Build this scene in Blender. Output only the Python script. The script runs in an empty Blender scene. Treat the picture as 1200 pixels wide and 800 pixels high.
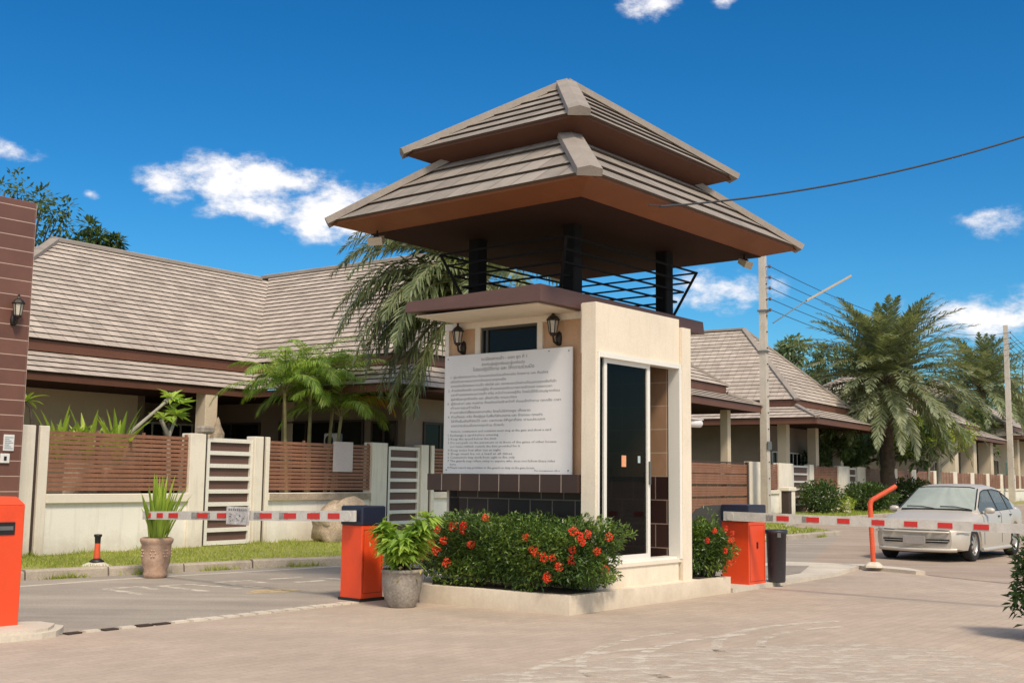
import bpy, math, random
from mathutils import Vector, Matrix, Euler
random.seed(7)
R = math.radians
S = bpy.context.scene
COL = S.collection
PI = math.pi

# ------------------------------------------------------------------ camera
PITCH, ROLL = R(6.81), R(.673)
cd = bpy.data.cameras.new('camera'); cam = bpy.data.objects.new('camera', cd); COL.objects.link(cam)
cd.sensor_width = 36; cd.lens = 1344.2 / 1200 * 36; cd.clip_start = .05; cd.clip_end = 3000
f = Vector((0, math.cos(PITCH), math.sin(PITCH))); u0 = Vector((0, -math.sin(PITCH), math.cos(PITCH))); r0 = Vector((1, 0, 0))
rr = math.cos(ROLL)*r0 + math.sin(ROLL)*u0; uu = -math.sin(ROLL)*r0 + math.cos(ROLL)*u0
M = Matrix((rr, uu, -f)).transposed().to_4x4(); M.translation = Vector((0, 0, 1.4))
cam.matrix_world = M
S.camera = cam

# ------------------------------------------------------------------ world and sun
SUN_AZ, SUN_EL = -66.0, 52.0            # mathematical azimuth (from +X), elevation
w = bpy.data.worlds.new('World'); S.world = w; w.use_nodes = True
nt = w.node_tree; nt.nodes.clear()
def N(t, **k):
    n = nt.nodes.new(t)
    for a, b in k.items(): setattr(n, a, b)
    return n
def LK(a, b): nt.links.new(a, b)
sky = N('ShaderNodeTexSky'); sky.sky_type = 'NISHITA'; sky.sun_disc = False
sky.sun_elevation = R(SUN_EL); sky.sun_rotation = R(90 - SUN_AZ)
sky.air_density = 1.0; sky.dust_density = .8; sky.ozone_density = 4.0; sky.altitude = 0
hs = N('ShaderNodeHueSaturation'); hs.inputs['Saturation'].default_value = 1.35; hs.inputs['Value'].default_value = .95; hs.inputs['Hue'].default_value = .492
LK(sky.outputs[0], hs.inputs['Color'])
v1_ = N('ShaderNodeVectorMath', operation='SCALE'); v1_.inputs['Scale'].default_value = .1; LK(hs.outputs[0], v1_.inputs[0])
gm0 = N('ShaderNodeGamma'); gm0.inputs[1].default_value = 1.2; LK(v1_.outputs[0], gm0.inputs[0])
gm = N('ShaderNodeVectorMath', operation='MULTIPLY'); gm.inputs[1].default_value = (5.6, 8.1, 8.5); LK(gm0.outputs[0], gm.inputs[0])
tc = N('ShaderNodeTexCoord'); sx = N('ShaderNodeSeparateXYZ'); LK(tc.outputs['Generated'], sx.inputs[0])
def MT(op, a, b=None, c=None, clamp=False):
    n = N('ShaderNodeMath', operation=op); n.use_clamp = clamp
    for i, v in enumerate((a, b, c)):
        if v is None: continue
        if isinstance(v, (int, float)): n.inputs[i].default_value = v
        else: LK(v, n.inputs[i])
    return n.outputs[0]
az = MT('ARCTAN2', sx.outputs[0], sx.outputs[1]); el = MT('ARCSINE', sx.outputs[2])
cb = N('ShaderNodeCombineXYZ'); LK(az, cb.inputs[0]); LK(el, cb.inputs[1])
# az, el, half widths in degrees, peak density
CLOUDS_AND_FILL = [(-14.2, 14.3, 3.9, 1.35, 1.3), (-11.2, 14.3, 2.8, 1.3, 1.15), (-9.0, 13.0, 4.3, 1.7, 1.4), (-12.2, 12.9, 4.0, 1.05, 1.0), (-17.1, 13.7, 1.9, 1.1, 1.1),
          (-24.9, 14.6, 2.1, .65, 1.05), (7.0, 23.5, 1.9, 1.3, 1.2), (11.0, 23.2, .9, .5, .9), (10.2, 9.3, 3.4, 1.15, 1.05), (22.6, 7.6, 5.0, 1.5, .78),
          (23.2, 12.1, 1.8, .9, .55), (-20.7, 13.0, .5, .35, .8), (30, 9, 5, 1.2, .9), (-31, 11, 5, 1.5, .9), (55, 16, 9, 3, 1), (-60, 18, 10, 3, 1),
          (110, 25, 30, 16, 1.5), (150, 50, 50, 25, 1.7), (170, 15, 24, 9, 1.5), (-130, 30, 40, 20, 1.6), (75, 55, 30, 16, 1.4), (-70, 55, 30, 16, 1.4), (0, 66, 60, 14, 1.4), (180, 45, 105, 48, 2.2), (-180, 45, 105, 48, 2.2)]  # this row: unseen clouds overhead and behind the camera, added as neutral fill light
mx = None
for (ca, ce, ra, re, pk) in CLOUDS_AND_FILL:
    s = N('ShaderNodeVectorMath', operation='SUBTRACT'); LK(cb.outputs[0], s.inputs[0]); s.inputs[1].default_value = (R(ca), R(ce), 0)
    m = N('ShaderNodeVectorMath', operation='MULTIPLY'); LK(s.outputs[0], m.inputs[0]); m.inputs[1].default_value = (1/R(ra), 1/R(re), 0)
    l = N('ShaderNodeVectorMath', operation='LENGTH'); LK(m.outputs[0], l.inputs[0])
    d = MT('MULTIPLY', MT('SUBTRACT', 1.0, l.outputs['Value']), pk)
    mx = d if mx is None else MT('MAXIMUM', mx, d)
nz = N('ShaderNodeTexNoise'); nz.inputs['Scale'].default_value = 24; nz.inputs['Detail'].default_value = 12; nz.inputs['Roughness'].default_value = .62
mp = N('ShaderNodeMapping'); mp.inputs['Scale'].default_value = (1, 1.7, 1); LK(cb.outputs[0], mp.inputs[0]); LK(mp.outputs[0], nz.inputs['Vector'])
cl = MT('ADD', mx, MT('MULTIPLY', MT('SUBTRACT', nz.outputs[0], .5), 3.1))
mr = N('ShaderNodeMapRange'); mr.interpolation_type = 'SMOOTHSTEP'
mr.inputs['From Min'].default_value = .0; mr.inputs['From Max'].default_value = .95; LK(cl, mr.inputs['Value'])
gate_ = N('ShaderNodeMapRange'); gate_.interpolation_type = 'SMOOTHSTEP'; gate_.inputs['From Min'].default_value = -.25; gate_.inputs['From Max'].default_value = .2; LK(mx, gate_.inputs['Value'])
dens = MT('MULTIPLY', MT('MULTIPLY', mr.outputs[0], gate_.outputs[0]), .93)
nz2 = N('ShaderNodeTexNoise'); nz2.inputs['Scale'].default_value = 30; nz2.inputs['Detail'].default_value = 4
LK(mp.outputs[0], nz2.inputs['Vector'])
cc = N('ShaderNodeMix', data_type='RGBA'); cc.inputs[6].default_value = (4.2, 4.25, 4.7, 1); cc.inputs[7].default_value = (7.6, 7.35, 7.0, 1)
shd = N('ShaderNodeMapRange'); shd.inputs['From Min'].default_value = .2; shd.inputs['From Max'].default_value = 1.5; LK(cl, shd.inputs['Value'])
LK(shd.outputs[0], cc.inputs[0])
mix = N('ShaderNodeMix', data_type='RGBA'); LK(dens, mix.inputs[0]); LK(gm.outputs[0], mix.inputs[6]); LK(cc.outputs[2], mix.inputs[7])
bg = N('ShaderNodeBackground'); bg.inputs[1].default_value = .115; LK(mix.outputs[2], bg.inputs[0])
wo = N('ShaderNodeOutputWorld'); LK(bg.outputs[0], wo.inputs[0])
sd = bpy.data.lights.new('sun', 'SUN'); sd.energy = 2.1; sd.angle = R(11); sd.color = (1, .87, .70)
sun = bpy.data.objects.new('sun', sd); COL.objects.link(sun)
sv = Vector((math.cos(R(SUN_AZ))*math.cos(R(SUN_EL)), math.sin(R(SUN_AZ))*math.cos(R(SUN_EL)), math.sin(R(SUN_EL))))
sun.rotation_euler = sv.to_track_quat('Z', 'Y').to_euler(); sun.location = sv*60
S.view_settings.view_transform = 'Standard'; S.view_settings.look = 'None'; S.view_settings.exposure = .68; S.view_settings.gamma = 1
S.render.engine = 'CYCLES'
try:
    S.cycles.max_bounces = 6; S.cycles.transparent_max_bounces = 12
except Exception: pass

# ------------------------------------------------------------------ materials
def newmat(name):
    m = bpy.data.materials.new(name); m.use_nodes = True
    return m, m.node_tree, m.node_tree.nodes['Principled BSDF']
def nn(t, typ, **k):
    n = t.nodes.new(typ)
    for a, b in k.items(): setattr(n, a, b)
    return n
def setin(n, **k):
    for a, v in k.items(): n.inputs[a.replace('_', ' ')].default_value = v
def c4(c): return (c[0], c[1], c[2], 1)
def pm(name, col, rough=.7, base=None, spec=.5, streak=0, var=.18, vs=1.5, fine=.10, fs=40, bump=.15, bs=60, metal=0, dirt=None, dscale=.8, damt=.5, coat=0, emit=None):
    """painted / mineral surface: two scales of colour noise, optional dirt blotches, fine bump"""
    m, t, p = newmat(name)
    g = nn(t, 'ShaderNodeTexCoord'); o = g.outputs['Object']
    a = nn(t, 'ShaderNodeTexNoise'); setin(a, Scale=vs, Detail=6.0, Roughness=.6); t.links.new(o, a.inputs['Vector'])
    b = nn(t, 'ShaderNodeTexNoise'); setin(b, Scale=fs, Detail=4.0); t.links.new(o, b.inputs['Vector'])
    r1 = nn(t, 'ShaderNodeMapRange'); setin(r1, From_Min=.3, From_Max=.7, To_Min=1-var, To_Max=1+var*.6); t.links.new(a.outputs[0], r1.inputs[0])
    r2 = nn(t, 'ShaderNodeMapRange'); setin(r2, From_Min=.3, From_Max=.7, To_Min=1-fine, To_Max=1+fine); t.links.new(b.outputs[0], r2.inputs[0])
    mu = nn(t, 'ShaderNodeMath', operation='MULTIPLY'); t.links.new(r1.outputs[0], mu.inputs[0]); t.links.new(r2.outputs[0], mu.inputs[1])
    vm = nn(t, 'ShaderNodeVectorMath', operation='SCALE'); vm.inputs[0].default_value = col[:3]; t.links.new(mu.outputs[0], vm.inputs['Scale'])
    out = vm.outputs[0]
    if dirt:
        dn = nn(t, 'ShaderNodeTexNoise'); setin(dn, Scale=dscale, Detail=9.0, Roughness=.7); 
        ad = nn(t, 'ShaderNodeVectorMath', operation='ADD'); ad.inputs[1].default_value = (7.3, 2.1, 5.5); t.links.new(o, ad.inputs[0]); t.links.new(ad.outputs[0], dn.inputs['Vector'])
        dr = nn(t, 'ShaderNodeMapRange'); setin(dr, From_Min=.52, From_Max=.72, To_Min=0, To_Max=damt); t.links.new(dn.outputs[0], dr.inputs[0])
        mxn = nn(t, 'ShaderNodeMix', data_type='RGBA'); t.links.new(dr.outputs[0], mxn.inputs[0]); t.links.new(out, mxn.inputs[6]); mxn.inputs[7].default_value = c4(dirt)
        out = mxn.outputs[2]
    if streak:
        mps = nn(t, 'ShaderNodeMapping'); mps.inputs['Scale'].default_value = (7, 7, .55); t.links.new(o, mps.inputs[0]); sn = nn(t, 'ShaderNodeTexNoise'); setin(sn, Scale=1.6, Detail=7.0, Roughness=.7); t.links.new(mps.outputs[0], sn.inputs['Vector'])
        sr = nn(t, 'ShaderNodeMapRange'); setin(sr, From_Min=.52, From_Max=.75, To_Min=0, To_Max=streak); t.links.new(sn.outputs[0], sr.inputs[0])
        ms_ = nn(t, 'ShaderNodeMix', data_type='RGBA'); t.links.new(sr.outputs[0], ms_.inputs[0]); t.links.new(out, ms_.inputs[6]); ms_.inputs[7].default_value = (.36, .30, .23, 1); out = ms_.outputs[2]
    if base:
        # splash dirt with a ragged upper edge along the foot of the wall
        z0_, z1_, bc_, am_ = base
        sp_ = nn(t, 'ShaderNodeSeparateXYZ'); t.links.new(o, sp_.inputs[0]); zn = nn(t, 'ShaderNodeTexNoise'); setin(zn, Scale=3.0, Detail=8.0, Roughness=.7); t.links.new(o, zn.inputs['Vector'])
        zz_ = nn(t, 'ShaderNodeMath', operation='MULTIPLY_ADD'); t.links.new(zn.outputs[0], zz_.inputs[0]); zz_.inputs[1].default_value = -(z1_-z0_)*2.2; t.links.new(sp_.outputs[2], zz_.inputs[2])
        zr = nn(t, 'ShaderNodeMapRange'); setin(zr, From_Min=z0_-(z1_-z0_)*1.1, From_Max=z1_-(z1_-z0_)*1.1, To_Min=am_, To_Max=0); t.links.new(zz_.outputs[0], zr.inputs[0])
        mb_ = nn(t, 'ShaderNodeMix', data_type='RGBA'); t.links.new(zr.outputs[0], mb_.inputs[0]); t.links.new(out, mb_.inputs[6]); mb_.inputs[7].default_value = c4(bc_); out = mb_.outputs[2]
    t.links.new(out, p.inputs['Base Color'])
    setin(p, Roughness=rough, Metallic=metal); p.inputs['Specular IOR Level'].default_value = spec
    if coat: p.inputs['Coat Weight'].default_value = coat; p.inputs['Coat Roughness'].default_value = .05
    if bump:
        n2 = nn(t, 'ShaderNodeTexNoise'); setin(n2, Scale=bs, Detail=5.0); t.links.new(o, n2.inputs['Vector'])
        bp = nn(t, 'ShaderNodeBump'); setin(bp, Strength=bump, Distance=.01); t.links.new(n2.outputs[0], bp.inputs['Height']); t.links.new(bp.outputs[0], p.inputs['Normal'])
    return m
def brickmat(name, c1, c2, mortar, bw, bh, ms, rough=.5, offset=.5, bump=.4, var=.15, dirt=None, damt=.4, dscale=1.2, mbias=0.0, spec=.5, rot=0):
    m, t, p = newmat(name)
    uv = nn(t, 'ShaderNodeUVMap'); mpn = nn(t, 'ShaderNodeMapping'); mpn.inputs['Rotation'].default_value = (0, 0, rot)
    t.links.new(uv.outputs[0], mpn.inputs[0])
    b = nn(t, 'ShaderNodeTexBrick'); b.offset = offset
    setin(b, Scale=1.0, Mortar_Size=ms, Mortar_Smooth=.1, Bias=mbias, Brick_Width=bw, Row_Height=bh)
    b.inputs['Color1'].default_value = c4(c1); b.inputs['Color2'].default_value = c4(c2); b.inputs['Mortar'].default_value = c4(mortar)
    t.links.new(mpn.outputs[0], b.inputs['Vector'])
    g = nn(t, 'ShaderNodeTexCoord'); a = nn(t, 'ShaderNodeTexNoise'); setin(a, Scale=2.0, Detail=8.0, Roughness=.65); t.links.new(g.outputs['Object'], a.inputs['Vector'])
    r1 = nn(t, 'ShaderNodeMapRange'); setin(r1, From_Min=.3, From_Max=.7, To_Min=1-var, To_Max=1+var); t.links.new(a.outputs[0], r1.inputs[0])
    vm = nn(t, 'ShaderNodeVectorMath', operation='SCALE'); t.links.new(b.outputs[0], vm.inputs[0]); t.links.new(r1.outputs[0], vm.inputs['Scale'])
    out = vm.outputs[0]
    if dirt:
        dn = nn(t, 'ShaderNodeTexNoise'); setin(dn, Scale=dscale, Detail=9.0, Roughness=.7); t.links.new(g.outputs['Object'], dn.inputs['Vector'])
        dr = nn(t, 'ShaderNodeMapRange'); setin(dr, From_Min=.5, From_Max=.7, To_Min=0, To_Max=damt); t.links.new(dn.outputs[0], dr.inputs[0])
        mxn = nn(t, 'ShaderNodeMix', data_type='RGBA'); t.links.new(dr.outputs[0], mxn.inputs[0]); t.links.new(out, mxn.inputs[6]); mxn.inputs[7].default_value = c4(dirt)
        out = mxn.outputs[2]
    t.links.new(out, p.inputs['Base Color']); setin(p, Roughness=rough); p.inputs['Specular IOR Level'].default_value = spec
    if bump:
        bp = nn(t, 'ShaderNodeBump'); bp.invert = True; setin(bp, Strength=bump, Distance=.008); t.links.new(b.outputs['Fac'], bp.inputs['Height']); t.links.new(bp.outputs[0], p.inputs['Normal'])
    return m
def leafmat(name, cols, trans=.35, rough=.45, spec=.4):
    m, t, p = newmat(name)
    g = nn(t, 'ShaderNodeNewGeometry'); cr = nn(t, 'ShaderNodeValToRGB'); e = cr.color_ramp.elements
    while len(e) < len(cols): e.new(.5)
    for i, c in enumerate(cols): e[i].position = i/(len(cols)-1); e[i].color = c4(c)
    tcn = nn(t, 'ShaderNodeTexCoord'); no = nn(t, 'ShaderNodeTexNoise'); setin(no, Scale=1.6, Detail=3.0); t.links.new(tcn.outputs['Object'], no.inputs['Vector'])
    s1 = nn(t, 'ShaderNodeMath', operation='MULTIPLY_ADD'); t.links.new(no.outputs[0], s1.inputs[0]); s1.inputs[1].default_value = 1.3; s1.inputs[2].default_value = -.4
    s2 = nn(t, 'ShaderNodeMath', operation='MULTIPLY_ADD'); t.links.new(g.outputs['Random Per Island'], s2.inputs[0]); s2.inputs[1].default_value = .65; t.links.new(s1.outputs[0], s2.inputs[2]); s2.use_clamp = True
    t.links.new(s2.outputs[0], cr.inputs[0]); t.links.new(cr.outputs[0], p.inputs['Base Color']); setin(p, Roughness=rough); p.inputs['Specular IOR Level'].default_value = spec
    tr = nn(t, 'ShaderNodeBsdfTranslucent'); sc = nn(t, 'ShaderNodeVectorMath', operation='MULTIPLY'); sc.inputs[1].default_value = (1.5, 1.5, .7)
    t.links.new(cr.outputs[0], sc.inputs[0]); t.links.new(sc.outputs[0], tr.inputs[0])
    mxs = nn(t, 'ShaderNodeMixShader'); mxs.inputs[0].default_value = trans; t.links.new(p.outputs[0], mxs.inputs[1]); t.links.new(tr.outputs[0], mxs.inputs[2])
    t.links.new(mxs.outputs[0], t.nodes['Material Output'].inputs[0])
    return m
def glassmat(name, col, alpha=.5, rough=.03, spec=.6):
    m, t, p = newmat(name)
    p.inputs['Base Color'].default_value = c4(col); setin(p, Roughness=rough); p.inputs['Specular IOR Level'].default_value = spec
    tr = nn(t, 'ShaderNodeBsdfTransparent'); mxs = nn(t, 'ShaderNodeMixShader'); mxs.inputs[0].default_value = alpha
    t.links.new(tr.outputs[0], mxs.inputs[1]); t.links.new(p.outputs[0], mxs.inputs[2]); t.links.new(mxs.outputs[0], t.nodes['Material Output'].inputs[0])
    return m
X = {}
X['cream'] = pm('cream_render', (.80, .70, .56), .75, streak=.16, spec=.25, base=(0, .35, (.38, .29, .21), .45), var=.07, vs=1.2, fine=.04, dirt=(.42, .34, .25), dscale=1.6, damt=.22, bump=.1)
X['cream_trim'] = pm('cream_trim', (.78, .70, .58), .6, var=.05, fine=.03, bump=.05)
X['peach'] = pm('peach_render', (.60, .38, .23), .75, streak=.2, spec=.2, var=.08, fine=.05, bump=.15)
X['white_alu'] = pm('white_frame_paint', (.80, .77, .70), .4, var=.04, fine=.02, bump=0)
X['browncop'] = pm('brown_coping_paint', (.115, .058, .045), .55, var=.12, vs=2, fine=.05, bump=.08)
X['fascia'] = pm('fascia_brown', (.21, .078, .034), .6, spec=.2, var=.12, vs=1.5, fine=.05, bump=.05)
X['fascia_h'] = pm('house_fascia_brown', (.135, .055, .032), .55, var=.12, vs=1.5, fine=.05, bump=.05)
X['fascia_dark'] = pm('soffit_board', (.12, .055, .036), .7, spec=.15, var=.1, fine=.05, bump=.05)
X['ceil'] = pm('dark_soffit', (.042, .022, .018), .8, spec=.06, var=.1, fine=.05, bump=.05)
X['black'] = pm('black_steel', (.008, .007, .007), .7, spec=.2, var=.2, fine=.1, bump=.05)
X['tile'] = brickmat('dark_wall_tile', (.036, .018, .016), (.052, .026, .022), (.26, .19, .15), .33, .29, .008, rough=.35, var=.15, spec=.4)
X['ledge'] = brickmat('ledge_tile', (.048, .025, .018), (.062, .033, .024), (.34, .26, .21), .305, .4, .007, rough=.35, offset=0, var=.15)
X['pillar_tile'] = brickmat('pillar_tile', (.14, .062, .045), (.18, .082, .060), (.50, .36, .29), .60, .225, .006, rough=.45, offset=0, var=.12)
X['tantile'] = brickmat('tan_wall_tile', (.34, .20, .12), (.38, .23, .14), (.55, .42, .3), .33, .29, .006, rough=.3, offset=0)
X['roof'] = brickmat('booth_roof_tile', (.245, .21, .178), (.31, .27, .232), (.14, .115, .095), .33, 5.0, .010, rough=.8, offset=0, var=.22, dirt=(.13, .105, .085), damt=.35, dscale=2.2, bump=.3)
X['roof_house'] = brickmat('house_roof_tile', (.38, .32, .27), (.49, .415, .35), (.28, .23, .19), .33, .30, .012, rough=.85, offset=.5, var=.16, dirt=(.22, .17, .13), damt=.35, dscale=1.4, bump=.3)
X['roof_edge_shade'] = pm('roof_tile_edge_shade', (.10, .075, .058), .85, var=.2, fs=20, bump=.1)  # dark tone paints the shadow lines under each tile course
X['cap'] = pm('hip_cap', (.29, .25, .215), .8, var=.15, vs=3, fine=.08, bump=.2, dirt=(.13, .10, .08), damt=.3)
X['glass'] = glassmat('dark_glass', (.004, .004, .004), .72, spec=.10)
X['winglass'] = glassmat('window_glass', (.014, .015, .014), .94, .04, spec=.16)
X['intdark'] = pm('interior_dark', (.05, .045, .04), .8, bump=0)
X['soil'] = pm('soil', (.055, .035, .024), .95, var=.3, fs=60, fine=.3, bump=.8)
X['sign'] = pm('sign_board_white', (.78, .755, .735), .45, var=.03, vs=2, fine=.015, bump=0, dirt=(.5, .46, .42), damt=.15)
X['ink'] = pm('sign_lettering', (.13, .125, .13), .7, bump=0, var=.05)
X['orange'] = pm('orange_powder_coat', (.80, .075, .018), .38, var=.06, vs=2, fine=.02, bump=.02, dirt=(.42, .05, .02), damt=.25, dscale=3)
X['navy'] = pm('navy_lid_paint', (.018, .022, .045), .3, var=.1, fine=.04, bump=.02)
X['armwhite'] = pm('boom_arm_paint', (.62, .58, .53), .45, var=.12, vs=5, fine=.06, bump=.05, dirt=(.25, .22, .19), damt=.4, dscale=5)
X['armred'] = pm('boom_arm_red_reflector', (.62, .035, .03), .35, var=.1, fine=.05, bump=0)
X['armgrey'] = pm('boom_arm_scuffed', (.30, .28, .26), .6, var=.35, vs=14, fine=.3, bump=.1)
X['plastic'] = pm('dark_bin_plastic', (.035, .036, .045), .45, var=.1, bump=.05)
X['grey_metal'] = pm('grey_metal', (.20, .20, .19), .4, metal=.5, bump=.05)
X['terra'] = pm('terracotta', (.42, .27, .19), .8, var=.25, vs=7, fine=.15, bump=.4, dirt=(.62, .47, .38), damt=.5, dscale=5)
X['terra_in'] = pm('orange_inner_pot', (.62, .22, .09), .6, bump=.05)
X['stonepot'] = pm('weathered_stone_pot', (.30, .26, .22), .9, var=.3, vs=6, fine=.2, bump=.6, dirt=(.14, .12, .10), damt=.7, dscale=6)
X['rock'] = pm('rock', (.42, .33, .24), .9, var=.35, vs=3, fine=.25, bump=1., bs=14, dirt=(.20, .15, .11), damt=.55, dscale=3)
X['white_wall'] = pm('white_garden_wall', (.84, .80, .72), .8, streak=.25, spec=.2, base=(.05, .45, (.42, .36, .27), .5), var=.05, vs=.8, fine=.03, bump=.12, dirt=(.50, .45, .37), damt=.25, dscale=1.2)
X['post'] = pm('cream_fence_post', (.80, .73, .62), .8, streak=.35, spec=.2, base=(.05, .5, (.40, .32, .24), .45), var=.08, vs=1, fine=.04, bump=.12, dirt=(.42, .35, .27), damt=.35, dscale=1.4)
X['slit'] = pm('brown_post_groove', (.055, .035, .028), .7, bump=.05)
X['slat'] = pm('brown_slat', (.27, .12, .068), .6, var=.22, vs=2, fine=.15, fs=30, bump=.15, dirt=(.36, .20, .13), damt=.4, dscale=2)
X['gatepanel'] = pm('gate_panel_brown', (.13, .068, .050), .55, var=.1, bump=.05)
X['gateframe'] = pm('gate_frame_white', (.78, .74, .66), .45, var=.05, bump=.03)
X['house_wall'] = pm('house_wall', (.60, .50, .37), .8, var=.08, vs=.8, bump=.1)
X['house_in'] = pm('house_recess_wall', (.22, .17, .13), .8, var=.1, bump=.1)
X['concrete'] = pm('concrete_pole', (.52, .47, .40), .85, var=.15, vs=1, fine=.1, bump=.25, dirt=(.28, .24, .20), damt=.5, dscale=2)
X['island'] = pm('pale_concrete', (.60, .53, .43), .9, var=.15, vs=1.2, fine=.08, bump=.3, dirt=(.36, .31, .25), damt=.5, dscale=2)
X['kerb'] = pm('kerb_concrete', (.40, .34, .27), .9, var=.2, vs=2, fine=.12, bump=.5, dirt=(.11, .09, .065), damt=.75, dscale=1.6)
X['trunk'] = pm('palm_trunk', (.085, .062, .045), .95, var=.4, vs=6, fine=.3, bump=1., bs=18)
X['trunk_pale'] = pm('pale_trunk', (.33, .30, .24), .85, var=.25, vs=5, bump=.4, bs=25)
X['arecatrunk'] = pm('areca_trunk', (.27, .23, .10), .7, var=.35, vs=5, bump=.3)
X['wire'] = pm('cable', (.03, .035, .045), .7, bump=0)
X['insul'] = pm('insulator', (.10, .06, .05), .4, bump=0)
X['iron'] = pm('lantern_iron', (.030, .024, .020), .45, metal=.3, bump=.1)
X['frost'] = pm('lantern_glass', (.55, .50, .42), .3, var=.1, bump=.05)
X['flood'] = pm('floodlight_housing', (.45, .38, .28), .5, bump=.05)
X['white_plastic'] = pm('white_plastic', (.72, .70, .68), .4, var=.04, bump=0)
X['blurplate'] = pm('pale_plate', (.62, .52, .50), .6, var=.05, bump=0)
X['paint'] = pm('silver_car_paint', (.55, .50, .43), .42, var=.02, fine=.01, bump=0, metal=.22, coat=.18)
X['carglass'] = glassmat('car_glass', (.16, .175, .155), .75, .04, spec=.25)
X['windscreen'] = pm('windscreen_glass', (.30, .34, .30), .06, var=.12, vs=2.5, fine=0.02, bump=0, coat=.5)
X['rubber'] = pm('tyre_rubber', (.018, .018, .018), .85, bump=.1)
X['rim'] = pm('alloy_rim', (.50, .48, .46), .3, metal=.7, bump=0)
X['carblack'] = pm('car_black_trim', (.012, .012, .012), .5, bump=0)
X['lens'] = pm('headlight_lens', (.62, .62, .60), .08, var=.15, vs=12, bump=0, coat=.8)
X['plate'] = pm('number_plate_blank', (.34, .31, .29), .5, var=.06, bump=0)
X['pipe'] = pm('orange_pipe', (.72, .10, .035), .45, var=.12, vs=6, bump=.05, dirt=(.3, .08, .04), damt=.4, dscale=6)
X['flower'] = leafmat('red_orange_petals', [(.70, .035, .03), (.80, .07, .04), (.82, .17, .05)], .25, .5, .3)
X['ixora'] = leafmat('ixora_leaves', [(.024, .048, .015), (.055, .11, .024), (.11, .185, .035), (.25, .33, .06)], .25, .35, .5)
X['datepalm'] = leafmat('date_palm_leaves', [(.07, .095, .05), (.125, .155, .08), (.20, .235, .13), (.34, .36, .22)], .3, .45, .5)
X['darkpalm'] = leafmat('dark_palm_leaves', [(.055, .085, .04), (.12, .155, .075), (.21, .25, .13), (.36, .39, .24)], .3, .4, .6)
X['areca'] = leafmat('areca_leaves', [(.06, .12, .02), (.14, .25, .035), (.25, .38, .06), (.42, .52, .11)], .35, .4, .5)
X['yellow'] = leafmat('yellow_frond', [(.45, .25, .03), (.65, .38, .05)], .3)
X['bright'] = leafmat('bright_green_leaves', [(.16, .28, .045), (.30, .44, .08), (.50, .60, .15)], .4, .4, .5)
X['sword'] = leafmat('sword_leaves', [(.14, .24, .03), (.30, .42, .05), (.50, .58, .10)], .35, .4, .5)
X['tree'] = leafmat('tree_leaves', [(.035, .065, .025), (.07, .115, .035), (.13, .18, .06)], .3, .5, .4)
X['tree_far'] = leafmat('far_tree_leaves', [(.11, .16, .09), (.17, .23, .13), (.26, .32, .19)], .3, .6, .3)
X['yg'] = leafmat('yellow_green_leaves', [(.14, .22, .03), (.28, .36, .06), (.42, .48, .10)], .4, .5, .4)
X['hedge'] = leafmat('hedge_leaves', [(.03, .06, .02), (.06, .11, .03), (.12, .18, .05)], .25, .45, .4)
X['whitefl'] = leafmat('white_petals', [(.70, .66, .60), (.80, .78, .74)], .3)
X['grass'] = leafmat('grass_blades', [(.16, .22, .035), (.28, .34, .055), (.42, .44, .10)], .3, .6, .3)

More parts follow.
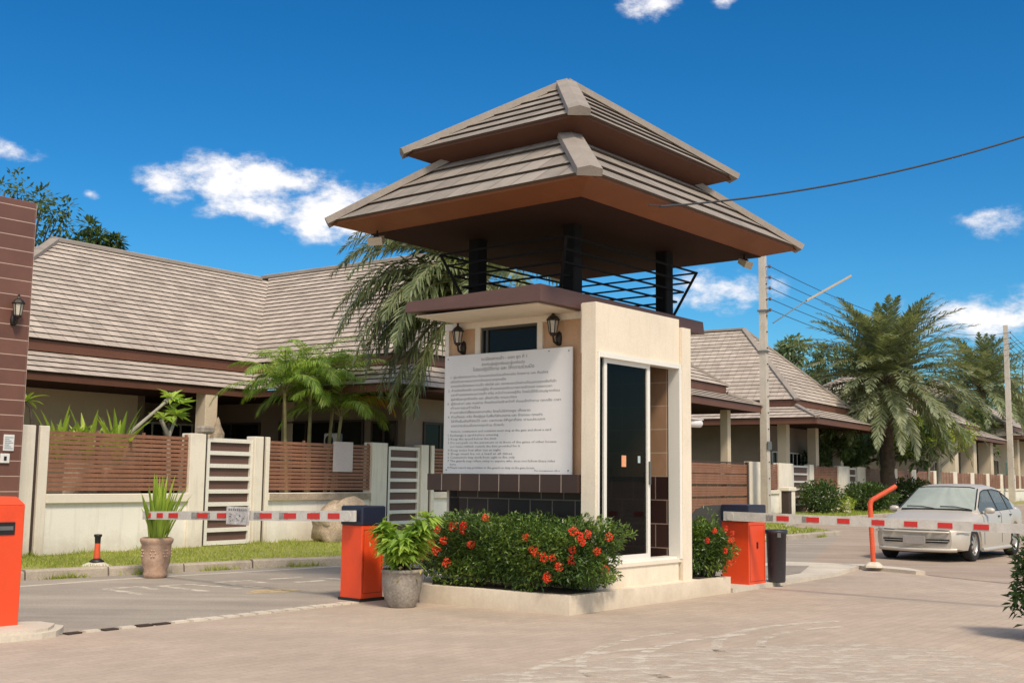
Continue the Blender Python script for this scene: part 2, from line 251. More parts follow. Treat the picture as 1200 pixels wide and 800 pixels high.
# ------------------------------------------------------------------ mesh builder
class MB:
    def __init__(s): s.v = []; s.f = []; s.uv = {}; s.mi = {}; s.sm = set()
    def add(s, vs, fs, mi=0, smooth=False):
        b = len(s.v); s.v += [tuple(x) for x in vs]
        for q in fs:
            s.f.append(tuple(b+i for i in q)); k = len(s.f)-1
            if mi: s.mi[k] = mi
            if smooth: s.sm.add(k)
        return s
    def quad(s, a, b, c, d, mi=0, uv=None):
        s.add([a, b, c, d], [(0, 1, 2, 3)], mi)
        if uv: s.uv[len(s.f)-1] = uv
        return s
    def box(s, x0, x1, y0, y1, z0, z1, mi=0):
        if x0 > x1: x0, x1 = x1, x0
        if y0 > y1: y0, y1 = y1, y0
        if z0 > z1: z0, z1 = z1, z0
        s.add([(x0,y0,z0),(x1,y0,z0),(x1,y1,z0),(x0,y1,z0),(x0,y0,z1),(x1,y0,z1),(x1,y1,z1),(x0,y1,z1)],
              [(0,3,2,1),(4,5,6,7),(0,1,5,4),(1,2,6,5),(2,3,7,6),(3,0,4,7)], mi); return s
    def bbox(s, x0, x1, y0, y1, z0, z1, e=.01, mi=0):
        """box with chamfered edges"""
        if x0 > x1: x0, x1 = x1, x0
        if y0 > y1: y0, y1 = y1, y0
        ring = [(x0+e,y0),(x1-e,y0),(x1,y0+e),(x1,y1-e),(x1-e,y1),(x0+e,y1),(x0,y1-e),(x0,y0+e)]
        cx, cy = (x0+x1)/2, (y0+y1)/2
        def sh(p, k): return (p[0]+(e*k if p[0] < cx else -e*k), p[1]+(e*k if p[1] < cy else -e*k))
        vs = []
        for z, k in ((z0, 1), (z0+e, 0), (z1-e, 0), (z1, 1)):
            for p in ring: q = sh(p, k); vs.append((q[0], q[1], z))
        fs = [tuple(range(7, -1, -1)), tuple(range(24, 32))]
        for l in range(3):
            for i in range(8): j = (i+1) % 8; fs.append((l*8+i, l*8+j, l*8+8+j, l*8+8+i))
        s.add(vs, fs, mi); return s
    def beam(s, p, q, w, h, up=(0,0,1), mi=0, w2=None, h2=None):
        p = Vector(p); q = Vector(q); d = (q-p).normalized(); up = Vector(up)
        sd_ = d.cross(up)
        if sd_.length < 1e-4: sd_ = d.cross(Vector((1, 0, 0)))
        sd_.normalize(); u = sd_.cross(d).normalized(); w2 = w2 or w; h2 = h2 or h
        vs = [p+sd_*a*w/2+u*b*h/2 for a, b in ((-1,-1),(1,-1),(1,1),(-1,1))] + [q+sd_*a*w2/2+u*b*h2/2 for a, b in ((-1,-1),(1,-1),(1,1),(-1,1))]
        s.add(vs, [(0,1,2,3),(7,6,5,4),(0,4,5,1),(1,5,6,2),(2,6,7,3),(3,7,4,0)], mi); return s
    def tube(s, pts, rad, n=8, mi=0, smooth=True, cap=True):
        pts = [Vector(p) for p in pts]
        if isinstance(rad, (int, float)): rad = [rad]*len(pts)
        ref = None; vs = []
        for i, p in enumerate(pts):
            d = (pts[min(i+1, len(pts)-1)] - pts[max(i-1, 0)]).normalized()
            if ref is None: ref = d.cross(Vector((0, 0, 1)) if abs(d.z) < .9 else Vector((1, 0, 0))).normalized()
            ref = (ref - d*ref.dot(d)).normalized(); b = d.cross(ref)
            for k in range(n):
                a = 2*PI*k/n; vs.append(p + (ref*math.cos(a)+b*math.sin(a))*rad[i])
        fs = []
        for i in range(len(pts)-1):
            for k in range(n): j = (k+1) % n; fs.append((i*n+k, i*n+j, (i+1)*n+j, (i+1)*n+k))
        s.add(vs, fs, mi, smooth)
        if cap: s.add(vs[:n], [tuple(range(n-1, -1, -1))], mi); s.add(vs[-n:], [tuple(range(n))], mi)
        return s
    def lathe(s, prof, n=24, c=(0,0,0), mi=0, smooth=True, fn=None):
        vs = []
        for r, z in prof:
            for k in range(n):
                a = 2*PI*k/n; q = r*(fn(a, z) if fn else 1); vs.append((c[0]+q*math.cos(a), c[1]+q*math.sin(a), c[2]+z))
        fs = []
        for i in range(len(prof)-1):
            for k in range(n): j = (k+1) % n; fs.append((i*n+k, i*n+j, (i+1)*n+j, (i+1)*n+k))
        s.add(vs, fs, mi, smooth); return s
    def prism(s, poly, z0, z1, mi=0):
        n = len(poly); A = sum(poly[i][0]*poly[(i+1)%n][1]-poly[(i+1)%n][0]*poly[i][1] for i in range(n))
        if A < 0: poly = poly[::-1]
        s.add([(x, y, z0) for x, y in poly]+[(x, y, z1) for x, y in poly],
              [tuple(range(n-1, -1, -1)), tuple(range(n, 2*n))]+[(i, (i+1)%n, n+(i+1)%n, n+i) for i in range(n)], mi); return s
    def build(s, name, mats, parent=None, loc=None, rz=0, label=None, cat=None, group=None, kind=None):
        me = bpy.data.meshes.new(name); me.from_pydata([tuple(v) for v in s.v], [], s.f); 
        if not isinstance(mats, (list, tuple)): mats = [mats]
        for m in mats: me.materials.append(X[m] if isinstance(m, str) else m)
        for k, m in s.mi.items(): me.polygons[k].material_index = m
        for k in s.sm: me.polygons[k].use_smooth = True
        ul = me.uv_layers.new(name='UVMap')
        for p in me.polygons:
            if p.index in s.uv:
                for li, q in zip(p.loop_indices, s.uv[p.index]): ul.data[li].uv = q
            elif p.loop_total <= 64 and len(s.f) < 20000:
                nrm = p.normal; ax = max(range(3), key=lambda i: abs(nrm[i]))
                for li in p.loop_indices:
                    c = me.vertices[me.loops[li].vertex_index].co
                    ul.data[li].uv = (c[1], c[2]) if ax == 0 else (c[0], c[2]) if ax == 1 else (c[0], c[1])
        me.update()
        o = bpy.data.objects.new(name, me); COL.objects.link(o)
        if parent: o.parent = parent
        if loc is not None: o.location = loc
        if rz: o.rotation_euler = (0, 0, rz)
        tag(o, label, cat, group, kind)
        return o
def tag(o, label=None, cat=None, group=None, kind=None):
    if label: o['label'] = label
    if cat: o['category'] = cat
    if group: o['group'] = group
    if kind: o['kind'] = kind
    return o
def thing(name, label, cat, loc=(0,0,0), rz=0, group=None):
    o = bpy.data.objects.new(name, None); COL.objects.link(o); o.location = loc; o.rotation_euler = (0, 0, rz); o.empty_display_size = .2
    return tag(o, label, cat, group)
def copy_tree(o, parent=None):
    c = o.copy(); COL.objects.link(c); c.parent = parent
    for ch in [k for k in bpy.data.objects if k.parent == o]: copy_tree(ch, c)
    return c
class Fr:
    """street frames: a = away across the lane, b = along the street"""
    def __init__(s, deg, k): t = R(deg); s.t = t; s.B = Vector((math.cos(t), math.sin(t), 0)); s.A = Vector((-math.sin(t), math.cos(t), 0)); s.K = Vector(k)
    def W(s, a, b, z=0): return Vector((s.K.x, s.K.y, 0)) + s.A*a + s.B*b + Vector((0, 0, z))
BO = Fr(50.67, (.625, 12.122, 0))
FE = Fr(56.97, (-7.502, 18.32, 0))
HO = Fr(54.0, (-7.502, 18.32, 0))

# ------------------------------------------------------------------ ground
def fw(a, b): v = FE.W(a, b); return (v.x, v.y)
def bw(a, b): v = BO.W(a, b); return (v.x, v.y)
def groundmat():
    m, t, p = newmat('paved_plaza')
    g = nn(t, 'ShaderNodeTexCoord'); o = g.outputs['Object']
    mpn = nn(t, 'ShaderNodeMapping'); mpn.inputs['Rotation'].default_value = (0, 0, R(-50.67)); t.links.new(o, mpn.inputs[0])
    b = nn(t, 'ShaderNodeTexBrick'); setin(b, Scale=1.0, Mortar_Size=.006, Mortar_Smooth=.5, Brick_Width=.22, Row_Height=.11)
    b.inputs['Color1'].default_value = (.44, .35, .275, 1); b.inputs['Color2'].default_value = (.48, .385, .305, 1); b.inputs['Mortar'].default_value = (.385, .305, .24, 1)
    t.links.new(mpn.outputs[0], b.inputs['Vector'])
    last = b.outputs[0]
    for sc, lo, hi, det, off in ((.35, .86, 1.10, 5, 0), (2.2, .90, 1.07, 8, 3), (30, .90, 1.08, 4, 8)):
        a = nn(t, 'ShaderNodeTexNoise'); setin(a, Scale=sc, Detail=float(det), Roughness=.65)
        ad = nn(t, 'ShaderNodeVectorMath', operation='ADD'); ad.inputs[1].default_value = (off, off*2, 0); t.links.new(o, ad.inputs[0]); t.links.new(ad.outputs[0], a.inputs['Vector'])
        r1 = nn(t, 'ShaderNodeMapRange'); setin(r1, From_Min=.3, From_Max=.7, To_Min=lo, To_Max=hi); t.links.new(a.outputs[0], r1.inputs[0])
        vm = nn(t, 'ShaderNodeVectorMath', operation='SCALE'); t.links.new(last, vm.inputs[0]); t.links.new(r1.outputs[0], vm.inputs['Scale']); last = vm.outputs[0]
    # tyre-polished darker streaks running along the street
    mp2 = nn(t, 'ShaderNodeMapping'); mp2.inputs['Rotation'].default_value = (0, 0, R(-62)); mp2.inputs['Scale'].default_value = (.12, 1.3, 1); t.links.new(o, mp2.inputs[0])
    a = nn(t, 'ShaderNodeTexNoise'); setin(a, Scale=1.0, Detail=5.0, Roughness=.6); t.links.new(mp2.outputs[0], a.inputs['Vector'])
    r1 = nn(t, 'ShaderNodeMapRange'); setin(r1, From_Min=.48, From_Max=.72, To_Min=0, To_Max=.45); t.links.new(a.outputs[0], r1.inputs[0])
    mxn = nn(t, 'ShaderNodeMix', data_type='RGBA'); t.links.new(r1.outputs[0], mxn.inputs[0]); t.links.new(last, mxn.inputs[6]); mxn.inputs[7].default_value = (.36, .29, .235, 1)
    t.links.new(mxn.outputs[2], p.inputs['Base Color']); setin(p, Roughness=.85); p.inputs['Specular IOR Level'].default_value = .3
    n2 = nn(t, 'ShaderNodeTexNoise'); setin(n2, Scale=35, Detail=6.0); t.links.new(o, n2.inputs['Vector'])
    ma = nn(t, 'ShaderNodeMath', operation='MULTIPLY_ADD'); ma.inputs[1].default_value = -.05; t.links.new(b.outputs['Fac'], ma.inputs[0]); t.links.new(n2.outputs[0], ma.inputs[2])
    bp = nn(t, 'ShaderNodeBump'); setin(bp, Strength=.16, Distance=.006); t.links.new(ma.outputs[0], bp.inputs['Height']); t.links.new(bp.outputs[0], p.inputs['Normal'])
    return m
X['plaza'] = groundmat()
def asphalt(name, base, tint):
    m, t, p = newmat(name)
    g = nn(t, 'ShaderNodeTexCoord'); o = g.outputs['Object']
    mp2 = nn(t, 'ShaderNodeMapping'); mp2.inputs['Rotation'].default_value = (0, 0, R(-54)); mp2.inputs['Scale'].default_value = (.10, 1.0, 1); t.links.new(o, mp2.inputs[0])
    a = nn(t, 'ShaderNodeTexNoise'); setin(a, Scale=1.3, Detail=7.0, Roughness=.65); t.links.new(mp2.outputs[0], a.inputs['Vector'])
    mxn = nn(t, 'ShaderNodeMix', data_type='RGBA'); mxn.inputs[6].default_value = c4(base); mxn.inputs[7].default_value = c4(tint)
    r0_ = nn(t, 'ShaderNodeMapRange'); setin(r0_, From_Min=.35, From_Max=.68, To_Min=0, To_Max=1); t.links.new(a.outputs[0], r0_.inputs[0]); t.links.new(r0_.outputs[0], mxn.inputs[0])
    last = mxn.outputs[2]
    for sc, lo, hi in ((.8, .88, 1.1), (45, .82, 1.15)):
        q = nn(t, 'ShaderNodeTexNoise'); setin(q, Scale=sc, Detail=6.0, Roughness=.65); t.links.new(o, q.inputs['Vector'])
        r1 = nn(t, 'ShaderNodeMapRange'); setin(r1, From_Min=.3, From_Max=.7, To_Min=lo, To_Max=hi); t.links.new(q.outputs[0], r1.inputs[0])
        vm = nn(t, 'ShaderNodeVectorMath', operation='SCALE'); t.links.new(last, vm.inputs[0]); t.links.new(r1.outputs[0], vm.inputs['Scale']); last = vm.outputs[0]
    t.links.new(last, p.inputs['Base Color']); setin(p, Roughness=.9); p.inputs['Specular IOR Level'].default_value = .25
    n2 = nn(t, 'ShaderNodeTexNoise'); setin(n2, Scale=90, Detail=4.0); t.links.new(o, n2.inputs['Vector'])
    bp = nn(t, 'ShaderNodeBump'); setin(bp, Strength=.4, Distance=.008); t.links.new(n2.outputs[0], bp.inputs['Height']); t.links.new(bp.outputs[0], p.inputs['Normal'])
    return m
X['asphalt'] = asphalt('lane_asphalt', (.28, .245, .205), (.40, .345, .285))
X['asphalt2'] = asphalt('exit_road_asphalt', (.33, .255, .20), (.42, .335, .265))
def wornmat(name, col, amt=.5, sc=5):
    m, t, p = newmat(name); p.inputs['Base Color'].default_value = c4(col); setin(p, Roughness=.8)
    g = nn(t, 'ShaderNodeTexCoord'); a = nn(t, 'ShaderNodeTexNoise'); setin(a, Scale=float(sc), Detail=9.0, Roughness=.72)
    mpn = nn(t, 'ShaderNodeMapping'); mpn.inputs['Rotation'].default_value = (0, 0, R(-50)); mpn.inputs['Scale'].default_value = (.6, 1.5, 1); t.links.new(g.outputs['Object'], mpn.inputs[0])
    t.links.new(mpn.outputs[0], a.inputs['Vector'])
    r1 = nn(t, 'ShaderNodeMapRange'); setin(r1, From_Min=amt-.07, From_Max=amt+.07, To_Min=0, To_Max=.8); t.links.new(a.outputs[0], r1.inputs[0])
    tr = nn(t, 'ShaderNodeBsdfTransparent'); mxs = nn(t, 'ShaderNodeMixShader'); t.links.new(r1.outputs[0], mxs.inputs[0])
    t.links.new(tr.outputs[0], mxs.inputs[1]); t.links.new(p.outputs[0], mxs.inputs[2]); t.links.new(mxs.outputs[0], t.nodes['Material Output'].inputs[0])
    return m
X['worn'] = wornmat('worn_white_paint', (.74, .66, .54), .47, 5)
X['worn2'] = wornmat('faint_white_paint', (.62, .54, .44), .50, 6)
X['worn_solid'] = wornmat('edge_line_paint', (.68, .61, .50), .40, 6)

def sheet(name, poly, z, mat, kind='structure', sub=0):
    mb = MB(); mb.add([(x, y, z) for x, y in poly], [tuple(range(len(poly)))])
    o = mb.build(name, mat, kind=kind)
    if o.data.polygons[0].normal.z < 0: o.data.flip_normals()
    return o
g = MB(); g.add([(-900, -300, 0), (900, -300, 0), (900, 1500, 0), (-900, 1500, 0)], [(0, 1, 2, 3)]); g.build('ground', 'plaza', kind='structure')
# entry lane (a 2.4 .. kerb) and the exit road beyond the booth
KERB = [(-1.9, -12), (-2.25, -6), (-2.62, -1.9), (-3.35, 1.46), (-3.95, 2.9), (-5.0, 8), (-6.65, 15.8), (-6.8, 19.6), (-4.6, 21.5), (-3.2, 27), (-2.6, 50), (-3.6, 95), (-3.5, 200)]
lane_in = [bw(2.2, -14), bw(2.33, -4.4), bw(2.42, -.9), bw(2.5, 1.0), bw(2.2, 3.5), bw(1.9, 8.2), bw(1.4, 8.6)]
road_poly = lane_in + [bw(-.2, 8.9), bw(-.9, 8.1), bw(-6.5, 6.0), bw(-8, 60), bw(-25, 220)] + [fw(*k) for k in KERB[::-1]]
sheet('lane_road', lane_in + [fw(*k) for k in KERB[7::-1]], .004, 'asphalt')
sheet('exit_road', [bw(1.4, 8.6), bw(-.2, 8.9), bw(-.9, 8.1), bw(-7.5, 5.2), fw(-22, 40), fw(-14, 200)] + [fw(*k) for k in KERB[:6:-1]], .0045, 'asphalt2')
# kerb stones as one ribbon with joints
kb = MB()
pts = []
for i in range(len(KERB)-1):
    (a0, b0), (a1, b1) = KERB[i], KERB[i+1]; L = math.hypot(a1-a0, b1-b0); n = max(1, int(L/1.0))
    for j in range(n):
        if i > 10 and j > 60: break
        pts.append((a0+(a1-a0)*j/n, b0+(b1-b0)*j/n))
for i in range(len(pts)-1):
    (a0, b0), (a1, b1) = pts[i], pts[i+1]
    d = Vector((a1-a0, b1-b0)); L = d.length; d /= L; nrm = Vector((d.y, -d.x)); nrm = -nrm if nrm.x < 0 else nrm
    q = .012; p0 = Vector((a0, b0))+d*q; p1 = Vector((a1, b1))-d*q; h = .125+random.uniform(-.008, .008)
    ring = [(p0, 0, 0), (p0, .015, h-.02), (p0, .04, h), (p0, .17, h), (p0, .17, -.05)]
    v = []
    for P in (p0, p1):
        for o_, z in ((0, -.02), (.015, h-.025), (.04, h), (.17, h), (.17, -.02)):
            c = P+nrm*(o_+random.uniform(-.003, .003)); ww = FE.W(c.x, c.y, z); v.append(ww)
    kb.add(v, [(0,1,6,5),(1,2,7,6),(2,3,8,7),(3,4,9,8),(4,3,2,1,0),(5,6,7,8,9)])
kb.build('kerb', 'kerb', kind='structure')
# raised verge behind the kerb
vg = MB(); vp = [fw(a+.165, b) for a, b in KERB] + [fw(40, 200), fw(40, -12)]
vg.add([(x, y, .105) for x, y in vp], [tuple(range(len(vp)))]); vo = vg.build('verge_soil', pm('verge_soil', (.30, .29, .10), .95, var=.3, vs=1.5, fine=.25, bump=.6, dirt=(.36, .27, .16), damt=.6, dscale=1.2), kind='structure')
if vo.data.polygons[0].normal.z < 0: vo.data.flip_normals()
# lane edge strip of pale concrete with broken dark gaps
es = MB(); zz = .012
bpts = [(2.33, -4.3), (2.34, -3.4), (2.38, -2.4), (2.42, -1.4), (2.46, -.72)]
for i in range(len(bpts)-1):
    (a0, b0), (a1, b1) = bpts[i], bpts[i+1]; n = 5
    for j in range(n):
        t0, t1 = j/n+.02, (j+1)/n-.02; x0, y0 = a0+(a1-a0)*t0, b0+(b1-b0)*t0; x1, y1 = a0+(a1-a0)*t1, b0+(b1-b0)*t1
        ww = .055 if i == 0 or (i == 1 and j < 2) else .085
        P = [bw(x0-ww+random.uniform(-.01, .01), y0), bw(x1-ww+random.uniform(-.01, .01), y1), bw(x1+ww*.6, y1), bw(x0+ww*.6, y0)]
        es.prism(P, .0, .015+random.uniform(-.003, .003), 1 if (i == 0 and j % 2 == 0) or (i == 0 and j == 4) or (i == 1 and j in (0,)) else 0)
es.build('lane_edging', ['island', X['soil']], kind='structure')
# white line near the kerb, faded lettering in the lane, zig-zag paint on the plaza
sheet('kerb_line_marking', [fw(-3.15, -5), fw(-3.3, -1.2), fw(-4.0, 2.6), fw(-5.6, 8.5), fw(-5.7, 8.5), fw(-4.12, 2.6), fw(-3.42, -1.2), fw(-3.27, -5)], .0056, 'worn_solid')
mk = MB()
def stroke(pts, wd, z=.0055):
    for i in range(len(pts)-1):
        a = Vector(pts[i]); b = Vector(pts[i+1]); d = (b-a).normalized(); n_ = Vector((-d.y, d.x))*wd/2
        P = [a-n_, b-n_, b+n_, a+n_]; mk.add([(*bw(p.x, p.y), z+i*.00005) for p in P], [(0, 1, 2, 3)])
for k, (a0, b0) in enumerate(((5.2, -1.9), (5.1, -1.15), (5.0, -.4), (4.9, .4), (4.75, 1.1))):
    if k in (0, 2): stroke([(a0-.5, b0), (a0+.5, b0+.05), (a0+.45, b0+.5), (a0, b0+.45)], .12)
    elif k == 1: stroke([(a0-.5, b0), (a0+.5, b0)], .13); stroke([(a0+.5, b0+.02), (a0+.4, b0+.4), (a0-.5, b0+.5)], .1)
    elif k == 3: stroke([(a0+.5, b0), (a0+.45, b0+.6)], .13); stroke([(a0-.1, b0), (a0-.15, b0+.5)], .13)
    else: stroke([(a0+.35, b0), (a0-.4, b0+.1), (a0-.35, b0+.5), (a0+.2, b0+.4)], .12)
mk.build('lane_lettering_marking', 'worn', kind='structure')
sheet('yellow_lane_marking', [bw(4.05, -1.0), bw(4.3, -.7), bw(4.25, -.25), bw(3.95, -.2), bw(3.8, -.55)], .0063, wornmat('worn_yellow_paint', (.62, .47, .26), .45, 6))
mk = MB()
rn_ = random.Random(12)
for (ca, cb2, rad, t0, t1, wd_) in ((-3.2, -.9, 1.35, 20, 120, .10), (-3.2, -.9, 1.75, 30, 105, .09), (-3.4, .3, 1.5, 40, 130, .10), (-3.4, .3, 1.15, 50, 125, .08), (-2.9, -2.2, 1.2, 30, 120, .09)):
    stroke([(ca+rad*math.sin(R(t0+(t1-t0)*k/14)), cb2+rad*1.3*math.cos(R(t0+(t1-t0)*k/14))*-1) for k in range(15)], wd_, .0015)
mk.build('faded_arrow_marking', wornmat('faded_arrow_paint', (.66, .585, .48), .48, 6), kind='structure'); mk = MB()
mk.add([(*bw(a, b), .0015) for a, b in ((-1.7, -3.6), (-1.85, -2.2), (-2.3, -.9), (-3.0, .1), (-3.7, .4), (-4.6, -.4), (-4.6, -4.5), (-2.6, -4.6))], [(0, 1, 2, 3, 4, 5, 6, 7)])
mk.build('faded_plaza_marking', 'worn2', kind='structure')
# traffic island of pale concrete past the booth
isl = MB()
isl.prism([bw(-.02, 3.46), bw(.03, 5.2), bw(.12, 7.0), bw(.45, 8.6), bw(-.62, 8.2), bw(-.75, 8.25), bw(-.3, 8.75), bw(.55, 9.0), bw(1.75, 8.55), bw(1.95, 6.2), bw(1.9, 3.5)], 0, .055)
isl.build('traffic_island', 'island', kind='structure')
sheet('island_patch', [bw(.35, 4.2), bw(.45, 6.4), bw(1.0, 7.9), bw(1.5, 7.5), bw(1.5, 4.2)], .060, 'asphalt')
# rough concrete footing under the near left barrier box
fo = MB(); pr = []
for i in range(22):
    t = 2*PI*i/22; rr_ = 1+random.uniform(-.06, .06); pr.append(bw(2.62+.43*rr_*math.cos(t), -4.72+.56*rr_*math.sin(t)))
fo.prism(pr, 0, .05); c_ = Vector((sum(p[0] for p in pr)/22, sum(p[1] for p in pr)/22)); fo.prism([(c_.x+(p[0]-c_.x)*.85, c_.y+(p[1]-c_.y)*.85) for p in pr], .05, .075)
fo.build('concrete_footing', 'island', kind='structure')

# ------------------------------------------------------------------ roofs
def roof_face(mb, EL, ER, TR, TL, n, riser=.04, lift=.004):
    EL, ER, TR, TL = map(Vector, (EL, ER, TR, TL))
    nr = (ER-EL).cross((TL+TR)/2-(EL+ER)/2).normalized()
    if nr.z < 0: nr = -nr
    ux = (ER-EL).normalized(); sl = ((TL+TR)/2-(EL+ER)/2); vy = (sl-ux*sl.dot(ux)).normalized()
    def uv(p, k): d = p-EL; return (d.dot(ux)+k*.0, d.dot(vy))
    for i in range(n):
        t0, t1 = i/n, (i+1)/n
        l0, l1, r0_, r1_ = EL.lerp(TL, t0), EL.lerp(TL, t1), ER.lerp(TR, t0), ER.lerp(TR, t1)
        a, b, c, d = l0+nr*riser-vy*.02, r0_+nr*riser-vy*.02, r1_+nr*lift, l1+nr*lift
        mb.add([a, b, c, d], [(0, 1, 2, 3)]); k = len(mb.f)-1
        off = (i % 2)*.15; mb.uv[k] = [(uv(a, 0)[0]+off, i*.3+.02), (uv(b, 0)[0]+off, i*.3+.02), (uv(c, 0)[0]+off, i*.3+.28), (uv(d, 0)[0]+off, i*.3+.28)]
        e, g_ = l0+nr*lift*.5-vy*.002, r0_+nr*lift*.5-vy*.002
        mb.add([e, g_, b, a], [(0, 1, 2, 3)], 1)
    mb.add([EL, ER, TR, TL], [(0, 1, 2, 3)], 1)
def hipcap(p, q, w_=.24, h=.065):
    mb = MB(); p = Vector(p); q = Vector(q); d = (q-p).normalized(); s_ = d.cross(Vector((0, 0, 1))).normalized(); u = s_.cross(d).normalized()
    prof = [(-w_/2, -.05), (-w_/2, .03), (0, h), (w_/2, .03), (w_/2, -.05)]
    vs = [p+s_*a+u*b for a, b in prof]+[q+s_*a+u*b for a, b in prof]
    mb.add(vs, [(0,1,6,5),(1,2,7,6),(2,3,8,7),(3,4,9,8),(4,0,5,9),(4,3,2,1,0),(5,6,7,8,9)])
    return mb
def hip_roof(parent, name, x0, x1, y0, y1, z0, pitch, ncourse, mat, ridge=None, top=None, cap=True, riser=.04, capw=.24, fasc=None, fin=.38, fdrop=.13, edge='roof_edge_shade', fmat='fascia', capn='hip_cap', capmat='cap'):
    """x along street, y across; hip roof from eave rectangle; top=(inset) truncates; returns root part"""
    cx, cy = (x0+x1)/2, (y0+y1)/2; hx, hy = (x1-x0)/2, (y1-y0)/2
    t = min(hx, hy) if top is None else top
    E_ = [(x0, y0, z0), (x1, y0, z0), (x1, y1, z0), (x0, y1, z0)]
    T_ = [(x0+t, y0+t, z0+pitch*t), (x1-t, y0+t, z0+pitch*t), (x1-t, y1-t, z0+pitch*t), (x0+t, y1-t, z0+pitch*t)]
    mb = MB()
    for i in range(4):
        j = (i+1) % 4; roof_face(mb, E_[i], E_[j], T_[j], T_[i], ncourse, riser)
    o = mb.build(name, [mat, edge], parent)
    if cap:
        for i in range(4):
            e = Vector(E_[i]); tt = Vector(T_[i]); d = (tt-e).normalized(); hipcap(e-d*.06+Vector((0, 0, .03)), tt+Vector((0, 0, .03)), capw).build(capn, capmat, o)
        if top is None and abs(hx-hy) > .05:
            a_, b_ = (T_[0], T_[1]) if hx > hy else (T_[0], T_[3]); hipcap(Vector(a_)+Vector((0, 0, .035)), Vector(b_)+Vector((0, 0, .035)), capw).build('ridge_cap', capmat, o)
    if fasc:
        # inward sloping board ring under the eave
        mb = MB(); I = [(x0+fin, y0+fin), (x1-fin, y0+fin), (x1-fin, y1-fin), (x0+fin, y1-fin)]; zz = z0-fdrop
        for i in range(4):
            j = (i+1) % 4; a = E_[i]; b = E_[j]
            mb.add([(a[0], a[1], z0-.03), (b[0], b[1], z0-.03), (I[j][0], I[j][1], zz), (I[i][0], I[i][1], zz)], [(0, 3, 2, 1)])
            mb.add([(a[0], a[1], z0), (b[0], b[1], z0), (b[0], b[1], z0-.03), (a[0], a[1], z0-.03)], [(0, 3, 2, 1)])
        mb.build('eave_board', fmat, o)
    return o

# ------------------------------------------------------------------ guard booth (local x = b, y = a)
gb = thing('guard_booth', 'cream and brown tiled guard booth with a two tier hipped roof on black columns', 'guard booth', BO.W(0, 0), BO.t)
mb = MB(); mb.prism([(0, 0), (-.2, 1.95), (.9, 2.9), (3.55, 2.9), (3.44, 0)], -.02, .2)
mb.build('base_platform', 'cream', gb)
mb = MB(); mb.prism([(.1, .1), (-.07, 1.88), (.62, 2.5), (.62, .1)], .19, .207); mb.build('planting_soil', 'soil', gb)
mb = MB(); mb.prism([(2.8, .1), (2.8, .34), (3.35, .34), (3.35, .1)], .19, .207); mb.build('planting_soil', 'soil', gb)
# facade with door (faces -a)
mb = MB()
mb.box(.70, .735, .17, .36, .2, 3.39); mb.box(.735, 2.5, .17, .40, 2.825, 3.39); mb.box(.735, 2.46, .17, .40, .2, .42)
mb.build('door_wall', 'cream', gb)
mb = MB(); mb.box(2.504, 2.71, .13, .309, .2, 3.29); mb.build('corner_pier', 'cream', gb)
mb = MB(); mb.box(.70, 2.5, .15, .42, .421, .46); mb.build('door_sill', 'cream_trim', gb)
fr = MB(); fr.box(.737, .765, .155, .22, .46, 2.82); fr.box(.765, 2.5, .14, .30, 2.77, 2.823); fr.box(2.45, 2.503, .14, .30, .46, 2.77); fr.box(.765, 2.44, .18, .34, .461, .49)
fo_ = fr.build('door_frame', 'white_alu', gb)
d = MB(); d.box(.90, .955, .19, .24, .49, 2.77); d.box(1.80, 1.86, .19, .24, .49, 2.77); d.box(.955, 1.80, .19, .24, .49, .55); d.box(.955, 1.80, .19, .24, 2.72, 2.77)
dd = d.build('sliding_door', 'white_alu', gb); MB().box(.955, 1.80, .212, .218, .55, 2.72).build('door_glass', 'glass', dd)
MB().box(.765, .90, .212, .218, .49, 2.77).build('side_glass', 'glass', gb)
hd = MB(); hd.box(1.82, 1.84, .165, .19, 1.35, 1.62); hd.build('door_handle', 'grey_metal', dd)
MB().box(1.28, 1.37, .206, .21, 1.55, 1.68).build('orange_sticker', pm('orange_sticker', (.75, .33, .17), .5, bump=0), dd)
mb = MB(); mb.box(1.62, 1.67, .206, .21, 1.6, 1.68); mb.build('pale_sticker', pm('pale_sticker', (.45, .55, .56), .5, bump=0), dd)
# interior: dark room, tiled far wall with tan upper part
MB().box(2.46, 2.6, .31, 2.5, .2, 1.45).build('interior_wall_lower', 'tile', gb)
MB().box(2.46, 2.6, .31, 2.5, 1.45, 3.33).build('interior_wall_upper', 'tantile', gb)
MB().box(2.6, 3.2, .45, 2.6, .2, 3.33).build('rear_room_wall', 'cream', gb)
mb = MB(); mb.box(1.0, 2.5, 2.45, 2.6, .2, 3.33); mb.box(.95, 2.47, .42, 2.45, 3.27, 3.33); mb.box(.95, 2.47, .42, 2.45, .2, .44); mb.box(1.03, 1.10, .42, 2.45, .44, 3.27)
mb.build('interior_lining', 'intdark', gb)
ds = MB(); ds.box(1.15, 2.3, 1.3, 1.9, 1.08, 1.13); ds.box(1.2, 1.25, 1.35, 1.85, .44, 1.08); ds.box(2.2, 2.25, 1.35, 1.85, .44, 1.08)
desk = thing('guard_desk', 'pale topped desk inside the guard booth behind the sliding glass', 'desk', BO.W(0, 0), BO.t)
ds1 = MB(); ds1.bbox(1.15, 2.3, 1.2, 1.9, 1.02, 1.06); ds1.build('desk_top', 'white_alu', desk)
for xx in (1.2, 2.2): MB().box(xx, xx+.05, 1.25, 1.85, .44, 1.02).build('side_panel', 'grey_metal', desk)
